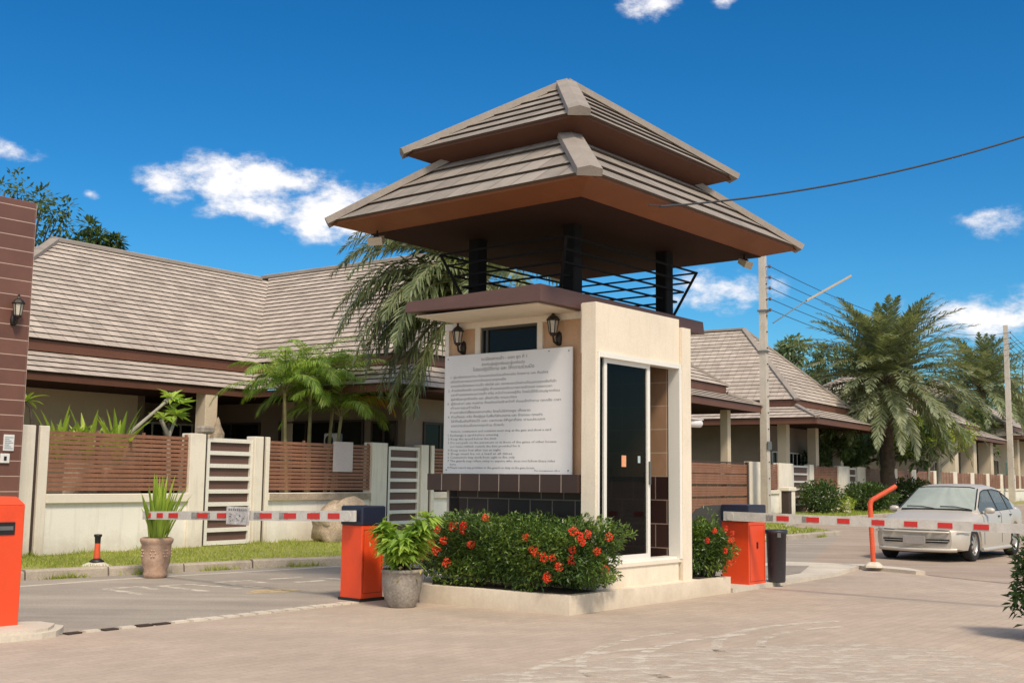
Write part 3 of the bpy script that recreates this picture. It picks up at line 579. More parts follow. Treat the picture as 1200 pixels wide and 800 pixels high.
for k, (xx, hh) in enumerate(((1.25, .07), (1.45, .05), (1.62, .06), (2.02, .09))):
    c = MB(); c.lathe([(0, 0), (.03, 0), (.035, hh), (.03, hh+.01), (0, hh+.01)], 10, (xx, 1.4, 1.062)); co = c.build('cup', 'white_plastic', None, loc=BO.W(0, 0), rz=BO.t)
    tag(co, ['small white cup at the left end of the booth desk', 'low white cup second from the left on the booth desk', 'white cup near the middle of the booth desk', 'tallest white cup at the right end of the booth desk'][k], 'cup', 'cups on the booth desk')
# front (faces -b) : recessed panels, window, ledge, tiled base
# window opening cut by building around it
mb = MB()
mb.box(.94, 1.03, .42, 1.16, 1.45, 3.33); mb.box(.94, 1.03, 2.06, 2.6, 1.45, 3.33); mb.box(.94, 1.03, 1.16, 2.06, 1.45, 2.9)
mb.build('front_wall', 'peach', gb)
mb = MB(); mb.box(.90, 1.0, 2.58, 2.64, 1.45, 3.33); mb.box(.90, 1.0, 2.06, 2.14, 2.88, 3.25); mb.box(.90, 1.0, 1.08, 1.16, 2.88, 3.25)
mb.box(.89, 1.0, .40, 2.64, 3.25, 3.334); mb.box(.90, 1.0, .42, .47, 1.45, 3.25)
mb.build('front_trim', 'cream_trim', gb)
wf = MB(); wf.box(.925, .97, 1.16, 1.19, 2.9, 3.25); wf.box(.925, .97, 2.03, 2.06, 2.9, 3.25); wf.box(.925, .97, 1.19, 2.03, 2.9, 2.93); wf.box(.925, .97, 1.19, 2.03, 3.22, 3.25); wf.box(.925, .97, 1.95, 1.98, 2.93, 3.22)
wo_ = wf.build('window', pm('dark_alu_frame', (.09, .085, .075), .5, metal=.4, bump=0), gb); MB().box(.945, .951, 1.19, 2.03, 2.93, 3.22).build('pane', 'winglass', wo_)
MB().box(.66, 1.0, .38, 2.68, 1.25, 1.45).build('tiled_ledge', 'ledge', gb)
MB().box(1.0, 1.1, .42, 2.62, .2, 1.25).build('tiled_base_wall', 'tile', gb)
MB().box(.93, 1.0, .42, .52, .2, 1.249).build('base_corner_tile', 'tantile', gb)
MB().box(1.0, 3.2, 2.6, 2.66, .2, 3.33).build('left_wall', 'cream', gb)
# roof slab / hood with brown fascia
mb = MB(); x0, x1, y0, y1 = .05, 3.6, .46, 2.5
mb.add([(x0-.02, y0-.02, 3.34), (x1, y0-.02, 3.34), (x1, y1+.02, 3.36), (x0-.02, y1+.02, 3.38), (x0, y0, 3.535), (x1, y0, 3.505), (x1, y1, 3.505), (x0, y1, 3.505)],
       [(0,3,2,1),(4,5,6,7),(0,1,5,4),(1,2,6,5),(2,3,7,6),(3,0,4,7)])
mb.build('roof_slab', 'browncop', gb)
MB().box(.12, .88, .55, 2.42, 3.325, 3.338).build('hood_underside', 'cream', gb)
mb = MB()
for (x, y) in ((1.25, .9), (1.25, 2.42), (3.34, .9), (3.34, 2.42)):
    MB().bbox(x-.09, x+.09, y-.09, y+.09, 3.5, 4.47, .015).build('column', 'black', gb)
rl = MB(); C0 = [(2.295-1.25, 1.66-.72), (2.295+1.25, 1.66-.72), (2.295+1.25, 1.66+.72), (2.295-1.25, 1.66+.72)]; C1 = [(2.295-1.5, 1.66-1.0), (2.295+1.5, 1.66-1.0), (2.295+1.5, 1.66+1.0), (2.295-1.5, 1.66+1.0)]
for k in range(5):
    t = k/4; z = 3.68+t*.54; P = [Vector((C0[i][0]+(C1[i][0]-C0[i][0])*t, C0[i][1]+(C1[i][1]-C0[i][1])*t, z)) for i in range(4)]
    for i in range(4): rl.beam(P[i], P[(i+1) % 4], .022, .022)
for i in range(4):
    a = Vector((*C0[i], 3.53)); b = Vector((*C1[i], 4.23)); rl.beam(a, b, .035, .035)
    m0 = Vector(((C0[i][0]+C0[(i+1)%4][0])/2, (C0[i][1]+C0[(i+1)%4][1])/2, 3.53)); m1 = Vector(((C1[i][0]+C1[(i+1)%4][0])/2, (C1[i][1]+C1[(i+1)%4][1])/2, 4.22)); 
rl.build('railing', 'black', gb)
lr = hip_roof(gb, 'lower_roof', -.18, 4.75, -.36, 3.66, 4.6, .8, 4, 'roof', top=1.12, fasc=True, fin=.38, fdrop=.14, riser=.036, capw=.27)
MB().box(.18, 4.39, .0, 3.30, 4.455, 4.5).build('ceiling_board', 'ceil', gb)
ux0, ux1, uy0, uy1, uz, AP = .50, 4.08, .27, 3.03, 5.55, Vector((2.10, 1.65, 6.62))
ue = [Vector((ux0, uy0, uz)), Vector((ux1, uy0, uz)), Vector((ux1, uy1, uz)), Vector((ux0, uy1, uz))]
mb = MB()
for i in range(4): j = (i+1) % 4; dx_ = (ue[j]-ue[i]).normalized()*.01; roof_face(mb, ue[i], ue[j], AP+dx_, AP-dx_, 6, .032)
ur = mb.build('upper_roof', ['roof', 'roof_edge_shade'], gb)
for i in range(4): d_ = (AP-ue[i]).normalized(); hipcap(ue[i]-d_*.06+Vector((0, 0, .03)), AP+Vector((0, 0, .02)), .26).build('hip_cap', 'cap', ur)
mb = MB(); ii = [(ux0+.34, uy0+.34), (ux1-.34, uy0+.34), (ux1-.34, uy1-.34), (ux0+.34, uy1-.34)]
for i in range(4):
    j = (i+1) % 4; a = ue[i]; b = ue[j]
    mb.add([(a[0], a[1], uz-.03), (b[0], b[1], uz-.03), (ii[j][0], ii[j][1], uz-.16), (ii[i][0], ii[i][1], uz-.16)], [(0, 3, 2, 1)])
    mb.add([(a[0], a[1], uz), (b[0], b[1], uz), (b[0], b[1], uz-.03), (a[0], a[1], uz-.03)], [(0, 3, 2, 1)])
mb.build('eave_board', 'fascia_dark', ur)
mb = MB(); mb.box(.9, 3.66, .68, 2.6, 5.30, 5.40); mb.build('neck_board', 'fascia_dark', gb)

def floodlight(a, b, z, rz, label):
    t = thing('floodlight', label, 'floodlight', BO.W(a, b, z), rz, 'floodlights under the booth eaves')
    m = MB(); m.tube([(0, 0, .1), (0, 0, .02)], .012, 6); m.bbox(-.03, .03, -.05, .05, -.01, .03, .005); m.build('bracket', 'black', t)
    m = MB(); m.add([(-.10,-.05,-.10),(.10,-.05,-.10),(.08,.06,-.02),(-.08,.06,-.02),(-.10,-.09,-.01),(.10,-.09,-.01),(.08,.04,.04),(-.08,.04,.04)],
       [(0,3,2,1),(4,5,6,7),(0,1,5,4),(1,2,6,5),(2,3,7,6),(3,0,4,7)]); m.build('lamp_head', 'flood', t)
    return t
floodlight(3.05, .05, 4.36, BO.t-1.2, 'small beige floodlight under the left eave corner of the booth roof')
floodlight(.1, 4.1, 4.36, BO.t, 'small beige floodlight under the right eave corner of the booth roof')

# ------------------------------------------------------------------ notice board with lettering
nb = thing('notice_board', 'large white rules board with dense grey lettering on the booth front', 'notice board', BO.W(0, 0), BO.t)
MB().bbox(.862, .885, .61, 2.60, 1.452, 2.925, .004).build('board', 'sign', nb)
lines = [  # (text, left u, v from top, width, height)  board is 1.99 x 1.47
 ('ระเบียบการเข้า - ออก ชุด ที่ 1', .60, .09, .72, .050), ('สำหรับผู้อยู่อาศัยและผู้มาติดต่อ', .61, .155, .68, .044), ('โปรดปฏิบัติตาม และ ให้ความร่วมมือ', .47, .215, .96, .055),
 ('1. ผู้มาติดต่อทุกท่าน ต้องแลกบัตรก่อนเข้าภายใน โครงการ และ คืนบัตร', .10, .29, 1.54, .036), ('เมื่อเดินทางออกจากโครงการทุกครั้ง', .10, .345, .90, .036),
 ('รถทุกคันต้องลดความเร็ว เปิดไฟ และ ลดกระจกเมื่อผ่านป้อมยามทุกครั้งที่เข้า', .10, .400, 1.66, .036), ('2. ห้ามส่งเสียงดัง รบกวนผู้อื่น ห้ามจอดรถกีดขวางทางเข้าออก ตลอดเวลา', .06, .455, 1.64, .036),
 ('และห้ามจอดรถบนทางเท้า หรือ หน้าบ้านของผู้อื่น โดยไม่ได้รับอนุญาตก่อน', .11, .510, 1.70, .036), ('ผู้ฝ่าฝืนจะถูกล้อคล้อ และ เสียค่าปรับ ตามระเบียบ', .11, .565, 1.06, .036),
 ('3. ผู้รับเหมา และ คนงาน ต้องติดต่อเจ้าหน้าที่ ก่อนเข้าทำงาน ทุกครั้ง เวลา', .05, .620, 1.78, .036), ('ทำการเท่านั้น', .11, .675, .48, .036), ('ห้ามนำสัตว์เลี้ยงออกมาเดิน โดยไม่มีสายจูง เด็ดขาด', .10, .730, 1.28, .036),
 ('4. ห้ามทิ้งขยะ หรือ สิ่งปฏิกูล ในพื้นที่ส่วนกลาง และ ข้างถนน ทุกแห่ง', .06, .785, 1.50, .036), ('ให้ทิ้งในถังที่จัดไว้ และ แยกขยะให้ถูกต้อง ตามประเภท', .12, .840, 1.48, .036), ('ขอความร่วมมือจากทุกท่าน ด้วยค่ะ', .12, .895, .86, .036),
 ('Visitors, contractors and residents must stop at the gate and show a card', .11, .965, 1.58, .038), ('1 Exchange a card before entering', .07, 1.012, .82, .036), ('2 Keep the speed below the limit', .07, 1.058, .79, .036),
 ('3 Do not park on the pavement or in front of the gates of other houses', .07, 1.104, 1.70, .036), ('nor leave rubbish outside the bins provided for it', .11, 1.150, 1.12, .036), ('4 Keep noise low after ten at night', .07, 1.196, .86, .036),
 ('5 Dogs must be on a lead at all times', .07, 1.240, 1.04, .036), ('6 Contractors may work from eight to five only', .07, 1.284, 1.08, .036), ('7 The guards may refuse entry to anyone who does not follow these rules', .07, 1.328, 1.68, .036),
 ('here', .11, 1.368, .10, .034), ('8 Please report any problem to the guard on duty at the gate house', .07, 1.408, 1.38, .034), ('The management office', 1.44, 1.436, .38, .022)]
dg = None
verts = []; faces = []
for (txt, u, v, wd, hh) in lines:
    cu = bpy.data.curves.new('t', 'FONT'); cu.body = txt; cu.size = 1; cu.resolution_u = 1; cu.fill_mode = 'FRONT'
    to = bpy.data.objects.new('t', cu); COL.objects.link(to); dg = bpy.context.evaluated_depsgraph_get(); dg.update()
    me = bpy.data.meshes.new_from_object(to.evaluated_get(dg)); 
    xs = [q.co.x for q in me.vertices]; 
    if xs:
        xa, xb = min(xs), max(xs); sc = wd/(xb-xa); sy = hh/.95; base = len(verts)
        for q in me.vertices: verts.append((.860, 2.60-(u+(q.co.x-xa)*sc), 2.925-v+(q.co.y)*sy-.0))
        for p_ in me.polygons: faces.append(tuple(base+i for i in p_.vertices))
    COL.objects.unlink(to); bpy.data.objects.remove(to); bpy.data.meshes.remove(me); bpy.data.curves.remove(cu)
tm = MB(); tm.add(verts, faces); lt = tm.build('lettering', 'ink', nb)
sc_ = MB()
for (y, z) in ((.66, 2.88), (2.55, 2.88), (.95, 2.89), (.66, 1.5), (2.55, 1.5)): sc_ = MB(); sc_.tube([(.864, y, z), (.857, y, z)], .008, 8); sc_.build('screw', 'grey_metal', nb)

# ------------------------------------------------------------------ wall lanterns
def lantern(label, loc, rz, sc=1.0):
    """hexagonal coach lantern, wall plane is local x=0, projects to -x"""
    t = thing('wall_lantern', label, 'wall lantern', loc, rz, 'coach lanterns')
    s = sc
    m = MB(); m.lathe([(0, -.09), (.035, -.08), (.045, -.0), (.035, .06), (0, .09)], 8, (0, 0, -.10*s), smooth=True); m.build('wall_plate', 'iron', t)
    m = MB(); m.tube([(-.01, 0, -.13*s), (-.05*s, 0, -.17*s), (-.10*s, 0, -.15*s), (-.12*s, 0, -.08*s)], [.012, .014, .014, .012], 8); m.build('arm', 'iron', t)
    c = (-.12*s, 0, 0)
    m = MB(); m.lathe([(0, -.09*s), (.03*s, -.08*s), (.045*s, -.055*s), (.042*s, -.045*s)], 6, c, smooth=False)
    m.lathe([(.078*s, .10*s), (.085*s, .11*s), (.055*s, .15*s), (.02*s, .175*s), (.012*s, .20*s), (.018*s, .215*s), (0, .235*s)], 6, c, smooth=False)
    m.lathe([(.078*s, .10*s), (.0, .10*s)], 6, c, smooth=False)
    for k in range(6):
        a = k*PI/3; m.beam((c[0]+.044*s*math.cos(a), .044*s*math.sin(a), -.05*s), (c[0]+.068*s*math.cos(a), .068*s*math.sin(a), .10*s), .009, .009)
    m.build('lantern_cage', 'iron', t)
    m = MB(); m.lathe([(.039*s, -.048*s), (.062*s, .099*s)], 6, c, smooth=False); m.build('lantern_glass', 'frost', t)
    return t
lantern('dark coach lantern left of the booth window above the notice board', BO.W(2.36, .935, 3.12), BO.t, .95)
lantern('dark coach lantern right of the booth window above the notice board', BO.W(.86, .935, 3.14), BO.t, .98)

# ------------------------------------------------------------------ CCTV camera on the booth pier
cv = thing('security_camera', 'white security camera on a bracket at the far side of the booth pier', 'camera', BO.W(.25, 2.71, 2.12), BO.t)
m = MB(); m.bbox(0, .03, -.05, .05, -.07, .07, .008); m.tube([(.02, 0, 0), (.09, 0, -.01)], .015, 8); m.build('bracket', 'white_plastic', cv)
m = MB(); m.tube([(.08, 0, -.01), (.10, -.01, .0), (.32, -.06, -.0), (.34, -.06, 0)], [.03, .05, .05, .035], 12); m.bbox(.09, .37, -.09, .0, .045, .058, .004); m.build('camera_body', 'white_plastic', cv)
MB().tube([(.34, -.063, 0), (.352, -.066, 0)], .03, 12).build('lens', 'carblack', cv)

# ------------------------------------------------------------------ barrier boxes and boom arms
def barrier_box(label, a0, a1, b0, b1, h, lid, name='barrier_box', cat='barrier'):
    t = thing(name, label, cat, BO.W((a0+a1)/2, (b0+b1)/2), BO.t); hx, hy = (b1-b0)/2, (a1-a0)/2
    m = MB()
    if lid: m.bbox(-hx, hx, -hy, hy, .03, h-.22, .006)
    else:
        m.bbox(-hx, hx, -hy, hy, .03, h, .006); m.add([(-hx, -hy, h), (hx, -hy, h), (hx, hy, h), (-hx, hy, h), (-hx+.05, -hy+.07, h+.07), (hx-.05, -hy+.07, h+.07), (hx-.05, hy-.05, h+.07), (-hx+.05, hy-.05, h+.07)], [(4,5,6,7),(0,1,5,4),(1,2,6,5),(2,3,7,6),(3,0,4,7)])
    m.build('cabinet', 'orange', t)
    if lid:
        m = MB(); m.box(-hx+.03, hx-.03, -hy-.0015, -hy+.002, .09, .094); m.box(-hx+.03, hx-.03, -hy-.0015, -hy+.002, h-.27, h-.266); m.box(-hx+.03, -hx+.034, -hy-.0015, -hy+.002, .094, h-.27); m.box(hx-.034, hx-.03, -hy-.0015, -hy+.002, .094, h-.27); m.build('door_seam', 'carblack', t)
    m = MB(); m.box(-hx-.015, hx+.015, -hy-.015, hy+.015, 0, .035); m.build('base_plate', 'carblack', t)
    if lid: m = MB(); m.bbox(-hx-.012, hx+.012, -hy-.012, hy+.012, h-.22, h, .012); m.build('lid', 'navy', t)
    return t, hx, hy
bR, hx, hy = barrier_box('orange barrier cabinet with navy lid beside the grey stone plant pot', 2.46, 2.80, -.63, -.28, 1.07, True)
def boom(t, ox, a_list, L, z0, z1, thick, stripe, sgn, tipgrey):
    """arm along sgn*A from the cabinet; local x=ox"""
    def pt(s, dx=0, dz=0): k = s/L; return Vector((ox+dx, sgn*s, z0+(z1-z0)*k+dz))
    m = MB(); m.beam(pt(-.12), pt(L), .045, thick, w2=.04, h2=thick*.86)
    ao = m.build('boom_arm', 'armwhite', t)
    m = MB(); m.tube([pt(-.02, -.028), pt(-.02, .07)], thick*.46, 16); m.build('pivot_hub', 'armwhite', ao)
    for (s0, s1) in a_list:
        m = MB(); m.beam(pt(s0, -.0245), pt(s1, -.0245), .004, thick*.52)
        m.build('reflector', 'armred', ao)
        m = MB()
    for (s0, s1) in tipgrey: m.beam(pt(s0, -.0238), pt(s1, -.0238), .003, thick*.62)
    m.build('scuffed_strips', 'armgrey', ao)
    return ao, pt
# arm of the entry lane: local a origin is cabinet centre (2.63)
oA = 2.63; 
red1 = [(6.59, 6.51), (6.35, 6.23), (6.10, 5.89), (5.29, 5.04), (4.80-.0, 4.88), (4.17, 3.97), (3.72, 3.53), (3.29, 3.12), (2.95, 2.80)]
red1 = [(6.60, 6.49), (6.35, 6.21), (6.08, 5.87), (5.45, 5.22), (5.03, 4.80), (4.17, 3.95), (3.72, 3.50), (3.30, 3.08), (2.94, 2.74)]
ao, pt = boom(bR, -.72-(-.455)+.02, [(b_-oA, a_-oA) for a_, b_ in red1], 6.69-oA, .955, .845, .125, None, 1, [(s-.0, s+.16) for s in (.62-.17, 1.02, 1.5, 1.90, 2.78, 2.55)])
m = MB(); m.bbox(-.012, .012, -.22, .22, -.11, .11, .004); pl = m.build('arm_plate', pm('scuffed_aluminium_plate', (.55, .52, .50), .45, var=.3, vs=9, fine=.25, fs=45, bump=.1), ao, loc=pt(4.58-oA, -.045, .0))
m = MB()
rnd = random.Random(4)
for k in range(9): y = -.19+k*.042; m.box(-.0135, -.0128, y, y+.028, .06, .085)
for k in range(16): y = rnd.uniform(-.17, .15); z = rnd.uniform(-.085, .03); m.box(-.0135, -.0128, y, y+rnd.uniform(.01, .04), z, z+rnd.uniform(.006, .02))
m.build('plate_marks', pm('grey_marks', (.20, .19, .20), .7, bump=0), pl)
b2, hx, hy = barrier_box('orange barrier cabinet with navy lid between the small red shrub and the dark bin', .06, .46, 4.05, 4.52, 1.09, True)
red2 = [(.39, .56), (.80, .97), (1.21, 1.37), (1.65, 1.81), (2.05, 2.21), (2.45, 2.62), (2.86, 3.03), (3.42, 3.58), (3.85, 4.0)]
oB = .26
ao2, pt2 = boom(b2, 3.98-4.285, [(s0+oB, s1+oB) for s0, s1 in red2], 4.5, .94, .90, .12, None, -1, [(.5, .60), (1.0, 1.08), (1.95, 2.0)])
m = MB(); m.bbox(-.245, -.235, -.06, .06, .93, 1.01, .003); m.build('warning_sticker', 'grey_metal', b2)
m = MB(); m.bbox(-.02, .02, -.21, -.20, .52, .60, .004); m.build('lock', 'carblack', b2)
bL, hx, hy = barrier_box('orange cabinet with a black card slot at the left edge of the lane', 2.67, 3.02, -4.98, -4.53, 1.12, False)
m = MB(); m.bbox(-.22, .14, -.186, -.170, .86, .97, .004); so = m.build('card_slot', 'carblack', bL); 
m = MB(); m.box(-.2, .12, -.19, -.1866, .90, .935); m.build('slot_lip', 'grey_metal', so)

# ------------------------------------------------------------------ garden walls, slatted panels and gates (local x = b, y = a)
def slats(x0, x1, z0, z1, step=.075, th=.058, y=.02, seed=0, gap=None):
    m = MB(); rnd = random.Random(seed); z = z0
    while z+th < z1:
        m.beam((x0, y+rnd.uniform(-.003, .003), z+th/2+rnd.uniform(-.004, .004)), (x1, y+rnd.uniform(-.003, .003), z+th/2+rnd.uniform(-.004, .004)), .022, th); z += step
    n = max(2, int((x1-x0)/.8))
    for i in range(n+1): xx = x0+.02+(x1-x0-.04)*i/n; m.box(xx-.02, xx+.02, y+.013, y+.05, z0, z1)
    return m
def wall_thing(label, group='garden walls along the street'):
    return thing('garden_wall', label, 'garden wall', FE.W(0, 0), FE.t, group)
ZB = .10
def bay(t, x0, x1, seed, zt=2.12, stone=False):
    MB().box(x0, x1, .0, .14, ZB-.1, .92).build('base_wall', 'white_wall', t)
    m = MB(); m.bbox(x0, x1, -.06, .2, .92, 1.07, .01); m.build('wall_coping', 'rock' if stone else 'cream_trim', t)
    slats(x0+.01, x1-.01, 1.12, zt, seed=seed).build('slat_panel', 'slat', t)
def post(t, x0, x1, zt=2.15, y0=-.05): m = MB(); m.bbox(x0, x1, y0, .2, ZB-.1, zt, .008); return m.build('post', 'post', t)
def groove(t, x0, x1, zt=2.15): return MB().box(x0, x1, 0.0, .15, ZB-.1, zt+.01).build('post_groove', 'slit', t)
w1 = wall_thing('white garden wall with brown slatted panels in front of the low tiled house on the left')
post(w1, -.40, -.10); groove(w1, -.10, -.02); post(w1, -.02, .15); bay(w1, .15, 3.06, 1); post(w1, 3.06, 3.42); groove(w1, 3.42, 3.49)
post(w1, 4.66, 4.88); groove(w1, 4.88, 4.96); post(w1, 4.96, 5.06); bay(w1, 5.06, 8.16, 2, stone=False); post(w1, 8.16, 8.68); groove(w1, 8.68, 8.77)
post(w1, 9.92, 10.2); groove(w1, 10.2, 10.3); post(w1, 10.3, 10.42); bay(w1, 10.42, 13.5, 3); post(w1, 13.5, 13.9); bay(w1, 13.9, 17.5, 4); post(w1, 17.5, 17.9)
m = MB(); m.box(5.07, 8.12, -.072, -.061, .93, 1.06); m.build('stone_facing', 'rock', w1)
m = MB(); m.bbox(3.30, 3.62, -.08, .15, 2.15, 2.30, .04); m.build('stone_cap', 'stonepot', w1)
def ladder_gate(label, x0, x1, zt=2.08, n=7, z0=.12):
    t = thing('pedestrian_gate', label, 'gate', FE.W(0, 0), FE.t, 'white framed pedestrian gates')
    m = MB(); m.box(x0+.02, x1-.02, .05, .06, z0+.05, zt-.03); m.build('gate_panel', 'gatepanel', t)
    m = MB(); m.box(x0, x0+.07, .0, .048, z0, zt); m.box(x1-.06, x1, .0, .048, z0, zt)
    for k in range(n+1): z = z0+(zt-z0-.07)*k/n; m.box(x0+.07, x1-.06, .003, .048, z, z+.075)
    m.build('gate_frame', 'gateframe', t); return t
ladder_gate('white framed brown gate behind the small terracotta pot and metal boom plate', 3.50, 4.65, n=8)
ladder_gate('white framed brown gate behind the leafy plant in the grey stone pot', 8.78, 9.91, n=8)
w2 = wall_thing('cream posts beside the brown sliding gate just past the booth')
post(w2, 24.2, 24.6); post(w2, 30.35, 31.6, 2.15)
bay(w2, 31.7, 33.5, 5); post(w2, 33.5, 35.2)
sg = thing('sliding_gate', 'wide brown slatted sliding gate behind the grey chair past the booth', 'gate', FE.W(0, 0), FE.t)
for k, (za, zb_) in enumerate(((.1, .85), (.87, 1.28), (1.30, 1.66), (1.68, 2.05))): slats(24.65, 30.15, za, zb_, step=.088, th=.08, seed=10+k).build('slat_panel', 'slat', sg)
m = MB(); m.box(30.15, 30.3, -.02, .08, .1, 2.13); m.box(24.6, 24.65, -.02, .08, .1, 2.1); m.box(24.6, 30.15, .02, .07, 2.05, 2.1); m.build('gate_frame', 'slit', sg)
ladder_gate('narrow white framed gate left of the round bush on the far verge', 35.3, 37.2, n=6, z0=.1)
w3 = wall_thing('garden wall with brown slats and cream posts behind the big date palm')
post(w3, 37.25, 37.8); bay(w3, 37.8, 41.3, 6); post(w3, 41.3, 43.0)
ladder_gate('narrow white framed gate behind the dark bush left of the palm trunk', 43.05, 44.2, n=6, z0=.1)
post(w3, 44.25, 45.6); bay(w3, 45.6, 50.5, 7); post(w3, 50.5, 51.5); bay(w3, 51.5, 54.5, 8); post(w3, 54.5, 55.5)
w4 = wall_thing('farthest garden wall showing above the roof of the silver car')
for k in range(7): b0 = 55.6+k*5.2; bay(w4, b0, b0+4.2, 20+k); post(w4, b0+4.2, b0+5.15)

# pale sheet fixed on the slats, statue, plate
np_ = MB().bbox(6.93, 7.55, -.02, -.005, 1.50, 2.13, .004).build('house_plate', 'blurplate', None, loc=FE.W(0, 0), rz=FE.t)
tag(np_, 'pale blank plate hung on the brown slats between the two gates', 'plate')

# ------------------------------------------------------------------ tiled gate pillar at the left with lantern and plates
PF = Fr(50.67, (-7.296, 17.213, 0))
gp = thing('gate_pillar', 'tall brown tiled pillar at the left edge of the picture', 'pillar', PF.W(0, 0), PF.t)
m = MB(); m.bbox(-2.2, -.02, 0, .7, .1, 5.50, .01); m.build('tiled_shaft', 'pillar_tile', gp)
m = MB(); m.box(-.022, 0, .01, .69, .1, 5.48); m.build('corner_trim', 'pillar_tile', gp)
lantern('dark coach lantern on the tall brown tiled pillar at the left edge', PF.W(0.0, -.27, 3.78), PF.t+PI/2, 1.15)
pn = MB().bbox(-.30, -.14, -.02, 0, 1.72, 1.96, .003).build('info_plate', 'white_plastic', None, loc=PF.W(0, 0), rz=PF.t)
tag(pn, 'small white notice on the brown tiled pillar above the switch', 'plate')
m = MB(); 
for k in range(7): m.box(-.285, -.155-(k % 3)*.03, -.0225, -.0205, 1.75+k*.027, 1.762+k*.027)
m.build('printed_lines', pm('blue_grey_print', (.28, .36, .42), .6, bump=0), pn)
pw = thing('wall_switch', 'small white switch box below the notice on the brown tiled pillar', 'switch', PF.W(0, 0), PF.t)
m = MB(); m.bbox(-.34, -.20, -.035, 0, 1.54, 1.68, .006); m.build('switch_plate', 'white_plastic', pw); m = MB(); m.box(-.29, -.25, -.042, -.035, 1.58, 1.64); m.build('socket', 'carblack', pw)

# ------------------------------------------------------------------ left house (local x = b, y = a)
def house_thing(label, frame): return thing('house', label, 'house', frame.W(0, 0), frame.t)
h1 = house_thing('low house with a long grey brown tiled roof behind the left garden wall', HO)
PITCH1 = .74
def quadroof(parent, name, EL, ER, TR, TL, n, riser=.035):
    m = MB(); roof_face(m, EL, ER, TR, TL, n, riser); return m.build(name, ['roof_house', 'roof_edge_shade'], parent)
ze = 4.16; ex0 = -1.6; ay = 4.95; rz_ = 7.2; hw = 4.2; vx = 8.75        # eave line a=4.95, ridge a=9.15, valley foot b=vx
ridge_y = ay+hw; wr_x = 13.1; wr_z = 7.38
# main wing: front face with hip at the left end, valley at the right
hipL = 5.75
quadroof(h1, 'main_roof', (hipL-5.0, ay, ze), (vx, ay, ze), (vx+4.11, ridge_y, rz_), (hipL, ridge_y, rz_), 21)
quadroof(h1, 'main_roof', (hipL-5.0, ay+2*hw, ze), (hipL-5.0, ay, ze), (hipL, ridge_y, rz_), (hipL, ridge_y+.01, rz_), 21)
quadroof(h1, 'main_roof', (vx+8, ay+2*hw, ze), (hipL-5.0, ay+2*hw, ze), (hipL, ridge_y, rz_), (vx+4.11, ridge_y, rz_), 12)
# cross wing coming toward the street
wy = 2.4; WY = -.2; S2 = .5
quadroof(h1, 'wing_roof', (vx, ay, ze), (vx, WY, ze), (wr_x, wy, wr_z), (wr_x, ay+4.45, wr_z), 22)
quadroof(h1, 'wing_roof', (vx, WY, ze), (vx+8.7, WY, ze), (wr_x+.01, wy, wr_z), (wr_x, wy, wr_z), 22)
quadroof(h1, 'wing_roof', (vx+8.7, WY, ze), (vx+8.7, ay+2*hw, ze), (wr_x, ridge_y+4, wr_z), (wr_x, wy, wr_z), 14)
up = Vector((0, 0, .03))
for a_, b_ in (((hipL-5.05, ay-.03, ze), (hipL, ridge_y, rz_)), ((vx+8.75, WY-.05, ze), (wr_x, wy, wr_z)), ((vx-.02, WY-.05, ze), (wr_x, wy, wr_z))): hipcap(Vector(a_)+up, Vector(b_)+up, .24).build('hip_cap', 'cap', h1)
hipcap((hipL-.1, ridge_y, rz_+.02), (vx+3.75, ridge_y, rz_+.02), .24, .08).build('ridge_cap', 'cap', h1)
hipcap((wr_x, wy-.1, wr_z+.02), (wr_x, ridge_y+.5, wr_z+.02), .24, .08).build('ridge_cap', 'cap', h1)
m = MB()
m.box(hipL-5.0, vx+.03, ay+.03, ay+.07, ze-.24, ze-.02); m.box(vx+.03, vx+.07, WY+.05, ay+.07, ze-.24, ze-.02); m.box(vx+.07, vx+8.66, WY+.05, WY+.09, ze-.24, ze-.02)
m.build('fascia', 'fascia_h', h1)
# lower skirt roof under the fascia
sk = .45; so_ = 1.2; zs = ze-.26
quadroof(h1, 'porch_roof', (hipL-6.2, ay-so_, zs-so_*sk), (vx-so_, ay-so_, zs-so_*sk), (vx, ay+.08, zs), (hipL-5, ay+.08, zs), 4)
quadroof(h1, 'porch_roof', (vx-so_, ay-so_, zs-so_*sk), (vx-so_, WY-S2, zs-so_*sk), (vx+.06, WY, zs), (vx+.06, ay+.08, zs), 4)
quadroof(h1, 'porch_roof', (vx-so_, WY-S2, zs-so_*sk), (vx+8.7+so_, WY-S2, zs-so_*sk), (vx+8.7, WY+.08, zs), (vx, WY+.08, zs), 4)
m = MB(); zz = zs-so_*sk
m.box(hipL-6.2, vx-so_+.02, ay-so_+.02, ay-so_+.05, zz-.16, zz-.015); m.box(vx-so_+.02, vx-so_+.05, WY-S2, ay-so_+.05, zz-.16, zz-.015)
m.build('porch_fascia', 'fascia_dark', h1)
m = MB(); m.box(hipL-6.1, vx+9.5, ay-so_+.06, ay+3.6, zz-.12, zz-.08); m.box(vx-so_+.06, vx+9.5, WY-S2+.05, ay-so_+.05, zz-.12, zz-.08); m.build('porch_ceiling', 'ceil', h1)
